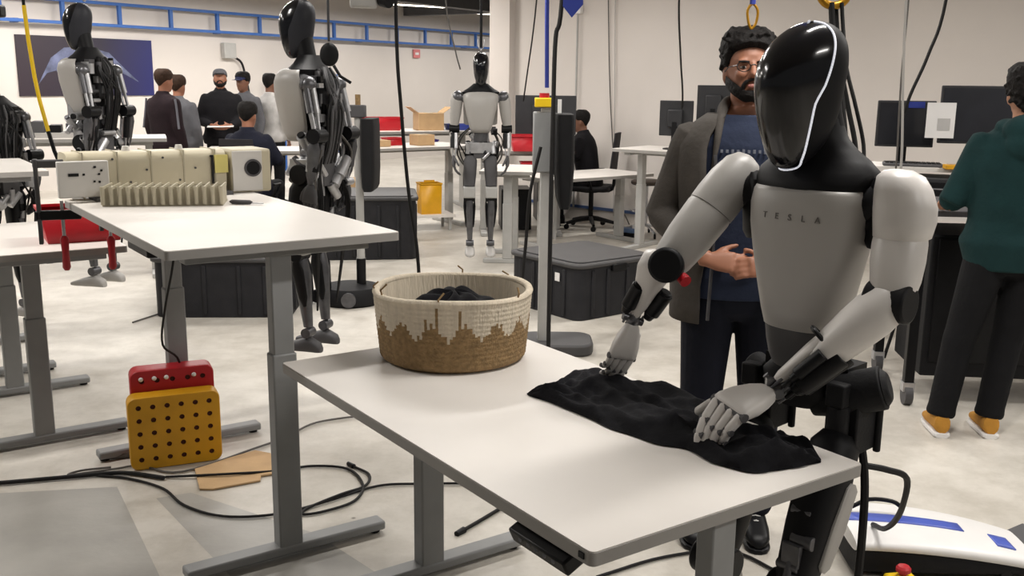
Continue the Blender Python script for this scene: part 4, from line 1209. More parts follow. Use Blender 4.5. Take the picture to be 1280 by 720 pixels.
def figure(name_label, loc, rz, skinm, top, pants, shoes, H=1.75, pose='stand', arms=None, hair=None, head_rot=(0, 0, 0), beard=None, vox=.012, top_len=.86, jacket=None, legs=True, glasses=False, hood=None, cap=None, group=None, fat=1.0, lean=0.0, far=False, hair_len=.0, stripes=None):
    e = thing('person', name_label, 'person', loc, rz, group)
    s = H / 1.75
    X, Y, Z = V((1, 0, 0)), V((0, 1, 0)), V((0, 0, 1))
    seat = pose == 'sit'
    base = -.40 if seat else 0.0                         # trunk drop when seated
    lm = Matrix.Rotation(lean, 3, 'X')

    def T(p):                                            # trunk point, leaning about the hips
        p = V(p) * s; q = p - V((0, 0, .90 * s)); q = lm @ q
        return q + V((0, 0, (.90 + base) * s))
    tr_secs = [(.82, .13, .09, 0), (.88, .165, .108, 0), (.95, .172, .112, 0), (1.05, .155, .105, 0), (1.18, .162, .112, 0), (1.30, .180, .118, .0), (1.39, .178, .105, .0), (1.44, .150, .085, .0), (1.475, .09, .065, 0), (1.51, .062, .060, -.005)]
    arms = arms or {}
    J = {}
    for sd, k in ((-1, 'R'), (1, 'L')):                  # facing -Y: the person's right is -X
        sh_ = T((sd * .185, 0, 1.405))
        el = arms.get('el' + k); wr_ = arms.get('wr' + k)
        el = V(el) if el else T((sd * .235, .02, 1.12)); wr_ = V(wr_) if wr_ else T((sd * .235, -.06, .88))
        J[k] = (sh_, el, wr_)
    if seat:
        hipz = .50 * s
        LG = {k: (V((sd * .09, 0, hipz)), V((sd * .12, -.42, hipz + .02)), V((sd * .12, -.38, .09))) for sd, k in ((-1, 'R'), (1, 'L'))}
    else:
        LG = {k: (V((sd * .09, 0, .88 * s)), V((sd * .105, -.015, .49 * s)), V((sd * .115, .03, .09))) for sd, k in ((-1, 'R'), (1, 'L'))}
    if 'legs' in arms: LG = {k: tuple(V(p) for p in v) for k, v in arms['legs'].items()}

    # continuous body
    b = M()
    b.loft([(T((0, y, z_)), X * (hw * .88 * s), lm @ Y * (dp * .86 * s), 2.3) for z_, hw, dp, y in tr_secs], 28)
    org = T((0, -.02, 1.515)); hr = Matrix.Rotation(head_rot[2], 3, 'Z') @ Matrix.Rotation(head_rot[0], 3, 'X') @ Matrix.Rotation(head_rot[1], 3, 'Y')
    hum_head(b, org, hr)
    b.limb(T((0, .012, 1.44)), org + hr @ V((0, .012, .09)), [(0, .062), (.5, .054), (1, .054)])
    # nose, brow, ears, lips
    HP = lambda x, y, z_: org + hr @ V((x, y, z_))
    b.tube([HP(0, -.086, .128), HP(0, -.100, .100), HP(0, -.106, .086), HP(0, -.088, .078)], [.008, .011, .015, .010], 8)
    for sx in (-1, 1):
        b.ell(HP(sx * .074, .012, .105), (.010, .018, .030), hr)
        b.ell(HP(sx * .030, -.084, .132), (.024, .010, .007), hr)
        b.ell(HP(sx * .036, -.070, .090), (.020, .020, .018), hr)
    b.ell(HP(0, -.084, .048), (.022, .010, .006), hr); b.ell(HP(0, -.082, .040), (.018, .010, .006), hr); b.ell(HP(0, -.076, .014), (.020, .014, .014), hr)
    for k, sd in (('R', -1), ('L', 1)):
        sh_, el, wr_ = J[k]
        b.limb(sh_, el, [(-.05, .03), (0, .050), (.5, .046), (1, .038)]); b.limb(el, wr_, [(-.04, .03), (0, .040), (.3, .041), (1, .027)])
        hd = (wr_ - el).normalized()
        hb = V(arms.get('bk' + k, (sd, 0, 0.1)))
        hum_hand(b, wr_, V(arms.get('hd' + k, hd)), hb, arms.get('ts' + k, -sd if False else 1) , .95, arms.get('cu' + k, 22))
        hp_, kn, an = LG[k]
        b.limb(hp_, kn, [(-.08, .06), (0, .082), (.5, .070), (1, .052)]); b.limb(kn, an, [(-.05, .04), (0, .052), (.3, .055), (1, .036)])
        b.ell(an + V((0, -.04, -.052)), (.028, .085, .026))
    b.obj('body', skinm, e, remesh=vox, smooth_it=3)
    # eyes
    if not far:
        for sx in (-1, 1):
            ey = M(); ey.ell(HP(sx * .031, -.0815, .111), (.0115, .0065, .0050), hr)
            eo = ey.obj('eye', mat('eye white', (170, 158, 150), .4), e); M().ell(HP(sx * .031, -.0872, .1105), (.0052, .0016, .0046), hr).obj('iris', m_hair, eo)
            M().ell(HP(sx * .031, -.0925, .128), (.020, .004, .0042), hr).obj('eyebrow', hair or m_hair, e)
    # trousers
    tr_ = M()
    if not seat: tr_.loft([(T((0, 0, z_)), X * hw * s * fat, Y * dp * s * fat, 2.3) for z_, hw, dp in ((.80, .10, .08), (.83, .150, .105), (.90, .178, .122), (.97, .178, .122), (1.02, .168, .116))], 28)
    else: tr_.loft([(V((0, .02, z_)), X * hw, Y * dp, 2.4) for z_, hw, dp in ((.40, .12, .10), (.43, .17, .13), (.52, .18, .13), (.62, .17, .12))], 24)
    for k in 'RL':
        hp_, kn, an = LG[k]
        if not seat:
            tr_.limb(hp_ + Z * .04, kn, [(0, .09, .10), (.15, .100, .112), (.6, .086, .094), (1, .074, .080)], up=Y)
            tr_.limb(kn + Z * .03, an + Z * .0, [(0, .07, .075), (.1, .073, .078), (.5, .068, .072), (.88, .064, .070), (.96, .068, .074), (1, .06, .066)], up=Y)
        else:
            tr_.limb(hp_, kn, [(-.1, .07), (0, .098), (.6, .085), (1, .074), (1.08, .05)]); tr_.limb(kn, an, [(-.05, .05), (0, .072), (.6, .064), (1, .06)])
    tr_.obj('trousers', pants, e, remesh=vox, smooth_it=2)
    for k in 'RL':
        hp_, kn, an = LG[k]
        f0 = V((an.x, an.y, 0))
        so = M(); so.loft([(f0 + V((0, y, hh / 2)), X * ww, Z * hh / 2, 4) for y, ww, hh in ((.075, .028, .022), (.065, .038, .026), (0, .042, .026), (-.10, .050, .024), (-.16, .046, .022), (-.19, .032, .02), (-.20, .014, .016))], 18)
        u2 = M(); u2.loft([(f0 + V((0, y, .022 + hh / 2)), X * ww, Z * hh / 2, 2.6) for y, ww, hh in ((.07, .022, .05), (.06, .036, .085), (.01, .040, .095), (-.05, .043, .080), (-.11, .047, .055), (-.16, .042, .042), (-.185, .028, .03), (-.195, .010, .012))], 18)
        uo = u2.obj('shoe', shoes, e); so.obj('sole', m_white if shoes is not m_black else m_black, uo)
        if not far:
            for q in range(3): M().tube([f0 + V((-.022, -.045 - q * .022, .100 - q * .012)), f0 + V((0, -.05 - q * .022, .109 - q * .012)), f0 + V((.022, -.045 - q * .022, .100 - q * .012))], .003, 6).obj('lace', m_white, uo)
    # top
    t_ = M(); g = 1.0
    tl = top_len
    prof = [(z_, hw, dp) for z_, hw, dp, y in tr_secs]
    def at(z_):
        for i in range(len(prof) - 1):
            if prof[i][0] <= z_ <= prof[i + 1][0]:
                f = (z_ - prof[i][0]) / (prof[i + 1][0] - prof[i][0]); return (prof[i][1] * (1 - f) + prof[i + 1][1] * f, prof[i][2] * (1 - f) + prof[i + 1][2] * f)
        return prof[0][1:] if z_ < prof[0][0] else prof[-1][1:]
    inner = jacket is not None
    gr = .022 if inner else .026 * fat
    zs = [tl, tl + .01, .95, 1.0, 1.05, 1.12, 1.18, 1.24, 1.30, 1.35, 1.39, 1.43, 1.46, 1.485]
    zs = sorted(set(z_ for z_ in zs if z_ >= tl))
    secs = []
    for z_ in zs:
        hw, dp = at(z_)
        bl = .012 if (not inner and z_ < 1.0) else 0
        secs.append((T((0, 0, z_)), X * ((hw + gr + bl) * s * (fat if z_ < 1.4 else 1)), lm @ Y * ((dp + gr + bl) * s), 2.3))
    t_.loft(secs, 32)
    if inner:
        t_.obj('t_shirt', top, e, remesh=vox, smooth_it=2)
    sl = t_ if not inner else M()
    for k, sd in (('R', -1), ('L', 1)):
        sh_, el, wr_ = J[k]
        sl.limb(sh_ + V((-sd * .03, 0, .012)), el, [(-.10, .04), (-.02, .070, .072), (.15, .074, .076), (.5, .066, .068), (1, .058, .060)], n=20)
        sl.limb(el + (sh_ - el).normalized() * .02, wr_ + (el - wr_).normalized() * .02, [(-.06, .04), (0, .058), (.2, .060), (.6, .052), (.9, .044), (.96, .046), (1, .038)], n=20)
    if not inner:
        if hood:
            sl.ell(T((0, .10, 1.475)), (.125, .085, .075)); sl.ell(T((0, .125, 1.415)), (.115, .060, .085))
            for sx in (-1, 1): sl.ell(T((sx * .08, .03, 1.485)), (.055, .075, .04))
        else:
            sl.limb(T((0, .012, 1.45)), T((0, .012, 1.53)), [(0, .085), (.5, .074), (1, .066)])
        sl.obj(jacket_name(top), top, e, remesh=vox, smooth_it=3)
    else:
        # open jacket: a shell that leaves the front free
        jm = M(); secs = []
        for z_ in [.80, .86, .93, 1.0, 1.08, 1.16, 1.24, 1.32, 1.38, 1.42, 1.455, 1.485]:
            hw, dp = at(max(z_, .9)); q = .040 + (.010 if z_ < 1.0 else 0)
            secs.append((T((0, .004, z_)), X * (hw + q) * s, Y * (dp + q) * s, 2.3))
        op = 34
        jm.loft(secs, 40, t0=R(-90 + op), t1=R(270 - op), cap=False)
        jo = jm.obj('jacket', jacket, e, solid=.010, sharp=70)
        sl.obj('jacket_sleeves', jacket, jo, remesh=vox, smooth_it=2)
        co = M()
        co.tube([T((-.112, -.128, 1.30)), T((-.100, -.118, 1.40)), T((-.088, -.070, 1.475)), T((-.062, .015, 1.52)), T((0, .070, 1.53)), T((.062, .015, 1.52)), T((.088, -.070, 1.475)), T((.100, -.118, 1.40)), T((.112, -.128, 1.30))], [.006, .006, .007, .008, .010, .011, .012, .013, .014, .015, .016, .017, .018, .019, .020, .021, .022, .022, .022, .022, .022, .022, .021, .020, .019, .018, .017, .016, .015, .014, .013, .012, .011, .010, .009, .008, .007, .006, .006, .006, .006], 10, 5)
        co.obj('collar', jacket, jo)
        for sx in (-1, 1): M().tube([T((sx * .105, -.137, 1.36)), T((sx * .098, -.150, 1.22)), T((sx * .098, -.148, 1.05)), T((sx * .105, -.158, .82))], .006, 6, 4).obj('zip', m_dsteel, jo)
    # hair
    def hs(z_, th, g):
        for i in range(len(HSEC) - 1):
            if HSEC[i][0] <= z_ <= HSEC[i + 1][0]:
                f = (z_ - HSEC[i][0]) / (HSEC[i + 1][0] - HSEC[i][0]); A, B = HSEC[i], HSEC[i + 1]
                break
        else: f, A, B = (0, HSEC[0], HSEC[1]) if z_ < 0 else (1, HSEC[-2], HSEC[-1])
        yf, yb, hw = (A[q] * (1 - f) + B[q] * f for q in (1, 2, 3))
        ex = 2 / 2.15; c_, s_ = math.cos(th), math.sin(th)
        yc = (yf + yb) / 2; ry = (yf - yb) / 2 + g
        return org + hr @ V(((hw + g) * math.copysign(abs(s_) ** ex, s_), -(yc + ry * math.copysign(abs(c_) ** ex, c_)), z_ + g * .9 * max(0, (z_ - .15) / .08)))
    if hair:
        rn = random.Random(5); NT = 40; rows = []
        def hl(th):                                      # hairline height round the head (0 = face)
            d = abs(math.atan2(math.sin(th), math.cos(th))) / math.pi
            if d < .30: return .172 + .006 * math.cos(th * 3)
            if d < .42: return .172 - (d - .30) / .12 * .055
            if d < .60: return .117 + .012 * math.sin((d - .42) / .18 * math.pi)
            return .117 - (d - .60) / .40 * (.075 + hair_len)
        for q in range(15):
            f = q / 14
            row = []
            for i in range(NT):
                th = 2 * math.pi * i / NT; h0 = hl(th); z_ = h0 + (.2295 - h0) * (1 - (1 - f) ** 1.5)
                g = (.001 if q == 0 else .005 + .013 * min(1, max(0, (z_ - .09) / .09)) + (.012 if hair_len == 0 else .004) * max(0, (z_ - .17) / .06))
                g += rn.uniform(-.0025, .0025) if q else 0
                if not far: g += .010 * max(0, (z_ - .165) / .065)
                row.append(hs(z_, th, g))
            rows.append(row)
        hm = M(); hm.rings(rows, cap=True)
        if far: hm.obj('hair', hair, e, sub=1)
        else:
            for k in range(170):
                th = rn.uniform(0, 2 * math.pi); z_ = rn.uniform(hl(th) + .012, .229); p = hs(z_, th, .010 + .012 * max(0, (z_ - .15) / .08))
                if z_ > .20 and rn.random() < .7: p = p + V((rn.uniform(-.03, .03), rn.uniform(-.03, .03), rn.uniform(.0, .012)))
                d = V((rn.uniform(-1, 1), rn.uniform(-1, 1), rn.uniform(.2, 1))).normalized() * rn.uniform(.006, .014)
                hm.capsule(p - d, p + d, .0075, .0055, 8)
            hm.obj('hair', hair, e, remesh=.0045, smooth_it=1)
    if cap:
        cm = M(); hum_head(cm, org, hr, .014, .135); cm.box(HP(0, -.125, .148), (.12, .08, .012), hr); cm.obj('cap', cap, e, remesh=.012)
    if beard:
        bm_ = M(); rows = []; rn = random.Random(8)
        for q in range(10):
            f = q / 9; row = []
            for i in range(41):
                d = (i / 40 * 2 - 1); th = R(108) * d; ad = abs(d)
                up = .033 + .004 * ad if ad < .22 else (.033 + (ad - .22) / .78 * .085 if ad < .8 else .0965 + (ad - .8) / .2 * .03)
                z_ = .0 + up * f
                if ad > .6: z_ = max(z_, (ad - .6) / .4 * .085)
                row.append(hs(z_, th, .0055 + .004 * math.sin(math.pi * min(1, f * 1.0)) + rn.uniform(-.0012, .0012)))
            rows.append(row)
        under = [[p.lerp(HP(0, -.035, .004), k / 3) for p in rows[0]] for k in (2, 1)]
        bm_.rings(under + rows, False, 0, False)
        bm_.obj('beard', beard, e, sub=1, solid=.004)
        mu = M(); mu.tube([HP(-.034, -.080, .036), HP(-.027, -.090, .056), HP(-.010, -.0955, .066), HP(.010, -.0955, .066), HP(.027, -.090, .056), HP(.034, -.080, .036)], [.005, .007, .007, .007, .007, .005], 8, 3); mu.obj('moustache', beard, e)
        M().ell(HP(0, -.0965, .046), (.020, .005, .007), hr).obj('lips', skin((140, 84, 74)), e)
    if glasses:
        gm = M()
        for sx in (-1, 1):
            gm.tube([HP(sx * .033 + .022 * math.cos(a), -.100, .110 + .017 * math.sin(a)) for a in [2 * math.pi * i / 20 for i in range(21)]], .0016, 6)
            gm.tube([HP(sx * .055, -.100, .114), HP(sx * .076, -.06, .116), HP(sx * .079, .01, .114)], .0016, 6)
        gm.tube([HP(-.011, -.100, .114), HP(0, -.103, .117), HP(.011, -.100, .114)], .0016, 6)
        gm.obj('glasses', m_glass, e)
    if stripes:
        for k, sd in (('R', -1), ('L', 1)):
            sh_, el, wr_ = J[k]
            M().tube([sh_ + V((sd * .045, .045, .04)), sh_ + V((sd * .062, .045, -.06)), el + V((sd * .05, .04, .0))], .012, 6, 4).obj('sleeve_stripe', stripes, e)
    e['_T'] = 0; del e['_T']
    return e, T, J


def jacket_name(m_): return 'top'


# man with glasses behind the robot
g_shirt = fabric('slate blue t shirt', (44, 51, 70)); g_jack = fabric('olive grey jacket', (76, 72, 68))
e, T, J = figure('bearded man with glasses in a grey open jacket behind the robot', (0.80, 3.47, 0), R(-6), SK1, g_shirt, m_jeans, m_black, H=1.83, vox=.006, jacket=g_jack, hair=m_hair, beard=m_hair, glasses=True, head_rot=(R(-12), 0, R(4)), top_len=.88,
       arms={'elR': (-.275, .05, 1.18), 'wrR': (-.12, -.17, 1.07), 'bkR': (-.3, -.8, .4), 'elL': (.275, .05, 1.18), 'wrL': (.10, -.19, 1.06), 'bkL': (.3, -.8, .4), 'hdR': (.95, -.2, -.05), 'hdL': (-.95, -.2, -.05), 'tsR': -1})
# small pale print across the shirt front (illegible line of letters in the photograph)
for i in range(13):
    hgt = (.014, .010, .010, .012, .010, .014, .010, .012, .010)[i % 9]
    x = -.102 + i * .017
    yy = -.1375 * (1 - (abs(x) / .205) ** 2.3) ** .435
    M().box(T((x, yy, 1.372)), (.008, .008, hgt)).obj('print_mark', mat('pale grey print', (118, 122, 134), .7), e)

# man in the dark green hoodie at the right, back to the camera
m_green = fabric('dark green fleece', (22, 48, 49)); m_tan = mat('tan suede', (178, 126, 44), 0.85, var=.12, scale=20, bump=.2)
figure('man in a dark green hoodie and tan shoes standing with his back turned', (2.34, 4.60, 0), R(171), SK2, m_green, m_blktr, m_tan, H=1.74, vox=.010, hair=m_hair, hood=True, fat=1.10, top_len=.82, head_rot=(R(-14), 0, R(-14)),
       arms={'elR': (-.28, -.02, 1.12), 'wrR': (-.22, -.26, 1.10), 'elL': (.28, -.02, 1.12), 'wrL': (.22, -.26, 1.10), 'hdR': (0, -1, -.1), 'hdL': (0, -1, -.1), 'bkR': (0, 0, 1), 'bkL': (0, 0, 1), 'tsR': -1,
             'legs': {'R': ((-.09, 0, .87), (-.04, -.02, .48), (.02, .02, .09)), 'L': ((.09, 0, .87), (.18, .0, .48), (.25, .05, .09))}})

# background group on the far left
m_navy = fabric('dark navy jacket', (28, 30, 42)); m_blkj = fabric('black jacket', (26, 25, 28)); m_grj = fabric('grey sweater', (92, 92, 96)); m_wht = fabric('white shirt', (186, 184, 182)); m_maroon = fabric('black and maroon jacket', (36, 26, 30))
m_slate = mat('grey stripe', (104, 104, 112), .9)
figure('standing man in a dark jacket with grey sleeve stripes, back turned', (-3.86, 11.1, 0), R(150), SK1, m_maroon, m_blktr, m_black, H=1.73, vox=.016, hair=m_brhair, far=True, stripes=m_slate)
figure('person mostly hidden behind the man with striped sleeves', (-3.92, 11.75, 0), R(170), SK1, m_grj, m_blktr, m_black, H=1.66, vox=.018, hair=m_brhair, far=True)
figure('bearded man in a dark jacket and grey cap holding white papers', (-3.55, 12.2, 0), R(14), SK1, m_blkj, m_blktr, m_black, H=1.77, vox=.016, beard=m_hair, cap=m_grj, far=True, head_rot=(R(-18), 0, 0), fat=1.1,
       arms={'elR': (-.27, -.03, 1.14), 'wrR': (-.10, -.26, 1.10), 'elL': (.27, -.03, 1.14), 'wrL': (.10, -.28, 1.10), 'tsR': -1})
figure('person in a grey sweater with dark blue headwear at the back', (-3.48, 13.0, 0), R(-20), SK3, m_grj, m_blktr, m_black, H=1.72, vox=.018, cap=mat('navy headwear', (24, 32, 70), .8), hair=m_hair, far=True)
figure('person in a dark navy jacket seated with back to the room', (-2.55, 9.6, .08), R(172), SK1, m_navy, m_blktr, m_black, H=1.74, pose='sit', vox=.016, hair=m_hair, far=True, fat=1.12,
       arms={'elR': (-.26, -.12, .78), 'wrR': (-.14, -.36, .80), 'elL': (.26, -.12, .78), 'wrL': (.14, -.36, .80), 'tsR': -1})
figure('person in a white shirt standing far behind the seated person', (-3.20, 13.2, 0), R(160), SK3, m_wht, m_blktr, m_black, H=1.70, vox=.018, hair=m_hair, far=True)
figure('person in black seated in profile at the big monitor', (0.88, 11.40, .02), R(-105), SK3, m_blkj, m_blktr, m_black, H=1.72, pose='sit', vox=.016, hair=m_hair, far=True, lean=R(10), hair_len=.03,
       arms={'elR': (-.25, -.14, .80), 'wrR': (-.16, -.38, .80), 'elL': (.25, -.14, .80), 'wrL': (.16, -.38, .80), 'tsR': -1})
pp = thing('paper_sheet', 'white papers held by the bearded man in a grey cap', 'paper', (-3.47, 11.86, 1.09), R(14))
M().add([(-.15, -.10, .0), (.15, -.10, .006), (.15, .10, .016), (-.15, .10, .01)], [(0, 1, 2, 3)]).obj('sheet', m_white, pp, solid=.006)

# ------------------------------------------------------------------ background furniture
BA = math.atan2(bd.y, bd.x)          # direction of the right wall
desk('low white desk by the seated person in black', (0.45, 9.80), R(55), 0.73, 1.5, 0.70, inset=.14, legm=m_deskl) if False else None


def simple_desk(label, cx, cy, rz, L_, W_, h, group=None, legm=None, legs=True, feet=True):
    e = thing('standing_desk', label, 'desk', (cx, cy, 0), rz, group)
    t = M().prism(rrect(L_, W_, .015), h - .003, h).obj('tabletop', m_laminate, e)
    M().prism(rrect(L_ + .004, W_ + .004, .016), h - .03, h - .003).obj('edge_band', m_edge, t)
    for s in (-1, 1):
        x = s * (L_ / 2 - .14)
        lo = M().box((x, 0, .04 + h * .3), (.07, .09, h * .6)).obj('leg', legm or m_deskl, e, bevel=.006)
        M().box((x, 0, h * .78), (.058, .078, h * .42 - .04)).obj('inner_tube', legm or m_deskl, lo)
        M().box((x, 0, h - .045), (.07, W_ * .8, .03)).obj('side_bracket', legm or m_deskl, e)
        if feet: M().box((x, 0, .02), (.07, W_ * .9, .04)).obj('foot', legm or m_deskl, e, bevel=.006)
    M().box((0, 0, h - .055), (L_ - .3, .05, .04)).obj('crossbar', legm or m_deskl, e)
    return e


simple_desk('low white desk in front of the seated person in black', 0.72, 10.25, R(38), 1.35, 0.72, 0.73)
simple_desk('white standing desk with a monitor and round stool beside it', 1.72, 9.72, R(-38), 1.35, 0.72, 1.02)
bigdesk = simple_desk('white desk with the big monitor and red bins on it', 0.08, 11.00, R(4), 1.10, 0.70, 0.93)
simple_desk('white packing desk with cardboard and a yellow tote under it', -1.22, 11.4, R(35), 1.4, 0.75, 0.93)
shelfdesk = simple_desk('white shelf desk with red and blue bins by the far wall', -1.35, 13.1, R(20), 1.7, 0.8, 1.02)
simple_desk('white work desk between the silver robot and red bins', -0.02, 9.35, R(84), 0.8, 0.5, 0.86)
simple_desk('white meeting desk between the standing and seated people', -2.85, 11.3, R(10), 1.2, 0.8, 0.88)
simple_desk('white bench behind the half-seen robot', -3.70, 8.2, R(20), 1.6, 0.6, 1.17)


def monitor(label, loc, rz, w_, h_, stand=.16, back=True, blue=False, m_=None, tilt=0):
    e = thing('computer_monitor', label, 'monitor', loc, rz)
    z0 = stand
    rt = Matrix.Rotation(R(tilt), 3, 'X')
    M().box((0, 0, z0 + h_ / 2), (w_, .03, h_), rt).obj('casing', m_ or m_mon, e, bevel=.006)
    M().box((0, -.017, z0 + h_ / 2), (w_ - .03, .004, h_ - .03), rt).obj('screen', m_screen, e)
    M().box((0, .03, z0 + h_ / 2), (w_ * .45, .04, h_ * .5)).obj('rear_hump', m_ or m_mon, e, bevel=.012)
    M().box((0, .04, z0 * .5 + h_ * .2), (.05, .025, z0 + h_ * .4)).obj('stand_neck', m_black, e)
    M().prism(rrect(.22, .16, .04), 0, .012).obj('stand_base', m_black, e)
    return e


monitor('large dark monitor seen from behind, partly hidden by the yellow-topped stand', (0.345, 10.95, .931), R(178), .66, .42, .16)
monitor('black monitor seen from behind on the desk with the round stool', (1.58, 9.78, 1.021), R(150), .34, .34, .13)
monitor('second dark monitor half hidden behind the man with glasses', (1.98, 9.95, 1.021), R(150), .36, .38, .24)

# right wall bench with screens
be = thing('work_bench', 'white two-tier bench carrying the dark screens behind the green hoodie man', 'bench', (2.62, 6.38, 0), R(-20))
M().prism(rrect(1.7, .42, .01), 1.125, 1.15, None, (0.2, .12, 0)).obj('upper_shelf', m_laminate, be)
M().prism(rrect(1.8, .80, .01), .865, .90, None, (0.2, 0, 0)).obj('worktop', m_laminate, be)
for x in (-.62, 1.0):
    for y in (-.32, .30): M().box((x, y, .43), (.05, .05, .86)).obj('leg', m_deskl, be, bevel=.004)
    M().box((x, .28, 1.02), (.04, .04, .22)).obj('shelf_post', m_deskl, be)
M().box((.2, .30, .12), (1.6, .04, .04)).obj('rail', m_deskl, be)
brz = R(-20)
def bp(x, y, z_): return Matrix.Translation((2.62, 6.38, 0)) @ Matrix.Rotation(brz, 4, 'Z') @ V((x, y, z_))
monitor('black square monitor with blue sticker behind the robot shoulder', bp(-.12, .20, 1.151), R(-14), .36, .30, .11)
monitor('wide dark monitor in front of the man in the green hoodie', bp(.36, .06, 1.151), R(-12), .58, .36, .15)
st1 = M().box(bp(-.06, .172, 1.535), (.10, .004, .04), rotz(R(-14))).obj('sticker', m_dblue); tag(st1, 'blue sticker on the top edge of the square monitor', 'sticker')
st2 = M().box(bp(.14, .03, 1.635), (.09, .004, .05), rotz(R(-12))).obj('sticker', m_dblue); tag(st2, 'blue sticker on the corner of the wide dark monitor', 'sticker')
pp = thing('paper_notice', 'white paper notice taped beside the wide dark monitor', 'notice', bp(.08, -.03, 1.335), R(-12))
M().box((0, 0, .11), (.17, .004, .22)).obj('sheet', m_white, pp)
M().box((.02, -.003, .085), (.075, .002, .075)).obj('grey_panel', mat('pale grey panel', (178, 176, 174), .7), pp)
kb = thing('keyboard', 'dark grey keyboard on the upper bench shelf', 'keyboard', bp(-.06, .01, 1.151), R(-18))
M().box((0, 0, .010), (.36, .13, .018)).obj('keyboard_body', m_dgrey, kb, bevel=.004)
for j in range(4):
    for i in range(12): M().box((-.155 + i * .028, -.042 + j * .028, .022), (.022, .022, .008)).obj('key', m_black, kb)
yb = thing('yellow_box', 'small yellow box lying on the upper bench shelf', 'box', bp(.20, -.12, 1.151), R(-10))
M().box((0, 0, .014), (.16, .09, .028)).obj('box_body', m_yellow, yb, bevel=.004); M().box((0, 0, .029), (.12, .06, .003)).obj('label_patch', m_card, yb)
pcx = thing('equipment_box', 'dark rack unit between the two tiers of the bench', 'equipment', bp(-.02, .02, .901), R(-20))
M().box((0, 0, .10), (.52, .36, .18)).obj('case', m_mon, pcx, bevel=.006)
for k in range(3): M().box((0, -.182, .05 + k * .05), (.46, .006, .03)).obj('drive_slot', m_black, pcx)
for k in range(2): M().box((0, -.187, .075 + k * .05), (.48, .006, .006)).obj('trim_line', m_steel, pcx)

# black cart behind the green hoodie man
ct = thing('equipment_cart', 'tall black equipment cart on casters behind the green hoodie man', 'cart', (2.62, 5.20, 0), R(-6))
M().box((.1, .1, .52), (1.05, .50, .76)).obj('cabinet', m_blackm, ct, bevel=.01)
for x in (-.50, .70):
    for y in (-.22, .40):
        M().box((x, y, .55), (.05, .05, .95)).obj('post', m_black, ct, bevel=.004)
        cs_ = M(); cs_.cyl((x - .02, y, .055), (x + .02, y, .055), .055, n=20); co_ = cs_.obj('caster', m_dgrey, ct)
        M().box((x, y, .10), (.06, .06, .05)).obj('caster_fork', m_steel, co_)
M().box((.1, .1, 1.02), (1.25, .66, .03)).obj('cart_top', m_dgrey, ct, bevel=.004)
M().box((.1, -.155, .55), (.98, .012, .66)).obj('door', m_black, ct, bevel=.004)

# stools and chair
def stool(label, loc):
    e = thing('round_stool', label, 'stool', loc)
    M().lathe([(.001, .56), (.15, .565), (.17, .58), (.17, .605), (.14, .62), (.001, .622)], n=28).obj('seat', mat('brown seat pad', (62, 52, 44), .7), e)
    M().cyl((0, 0, .12), (0, 0, .56), .022, n=14).obj('column', m_steel, e)
    for k in range(5):
        a = 2 * math.pi * k / 5; lo = M().tube([(0, 0, .13), (.14 * math.cos(a), .14 * math.sin(a), .10), (.25 * math.cos(a), .25 * math.sin(a), .06)], .014, 8).obj('leg', m_steel, e)
        M().cyl((.25 * math.cos(a) - .01, .25 * math.sin(a), .028), (.25 * math.cos(a) + .01, .25 * math.sin(a), .028), .028, n=14).obj('caster', m_black, lo)
    M().rings([[V(((.16 + .008 * math.cos(b)) * math.cos(a), (.16 + .008 * math.cos(b)) * math.sin(a), .28 + .008 * math.sin(b))) for b in [2 * math.pi * q / 8 for q in range(8)]] for a in [2 * math.pi * i / 24 for i in range(25)]], cap=False).obj('foot_ring', m_steel, e)
    return e


stool('round brown stool with chrome legs beside the standing desk', (1.46, 10.85, 0))


def office_chair(label, loc, rz):
    e = thing('office_chair', label, 'chair', loc, rz)
    M().prism(rrect(.48, .46, .08), .44, .50).obj('seat', m_blackm, e, bevel=.02)
    bk = M(); bk.loft([((0, .24 + .05 * t, .60 + .5 * t), V((.22 * (1 - .25 * t), 0, 0)), V((0, .018, 0)), 4) for t in (0, .15, .5, .85, 1)], 20)
    bk.obj('backrest', mat('dark mesh back', (44, 42, 44), .8), e, bevel=.0)
    M().tube([(0, .10, .44), (0, .24, .46), (0, .27, .65)], .02, 8, 3).obj('back_spine', m_black, e)
    M().cyl((0, 0, .10), (0, 0, .44), .028, n=14).obj('gas_lift', m_black, e)
    for k in range(5):
        a = 2 * math.pi * k / 5 + .3
        lo = M().tube([(0, 0, .12), (.16 * math.cos(a), .16 * math.sin(a), .10), (.30 * math.cos(a), .30 * math.sin(a), .07)], [.03, .024, .018], 8).obj('leg', m_black, e)
        M().cyl((.30 * math.cos(a) - .015, .30 * math.sin(a), .03), (.30 * math.cos(a) + .015, .30 * math.sin(a), .03), .03, n=14).obj('caster', m_black, lo)
    for s in (-1, 1): M().tube([(s * .24, .05, .46), (s * .28, .02, .58), (s * .28, -.06, .66), (s * .28, .10, .66)], .015, 8).obj('armrest', m_black, e)
    return e


office_chair('black office chair under the seated person in black', (0.90, 11.40, 0), R(-105))
office_chair('black office chair under the navy jacket person', (-2.55, 9.6, 0), R(172))

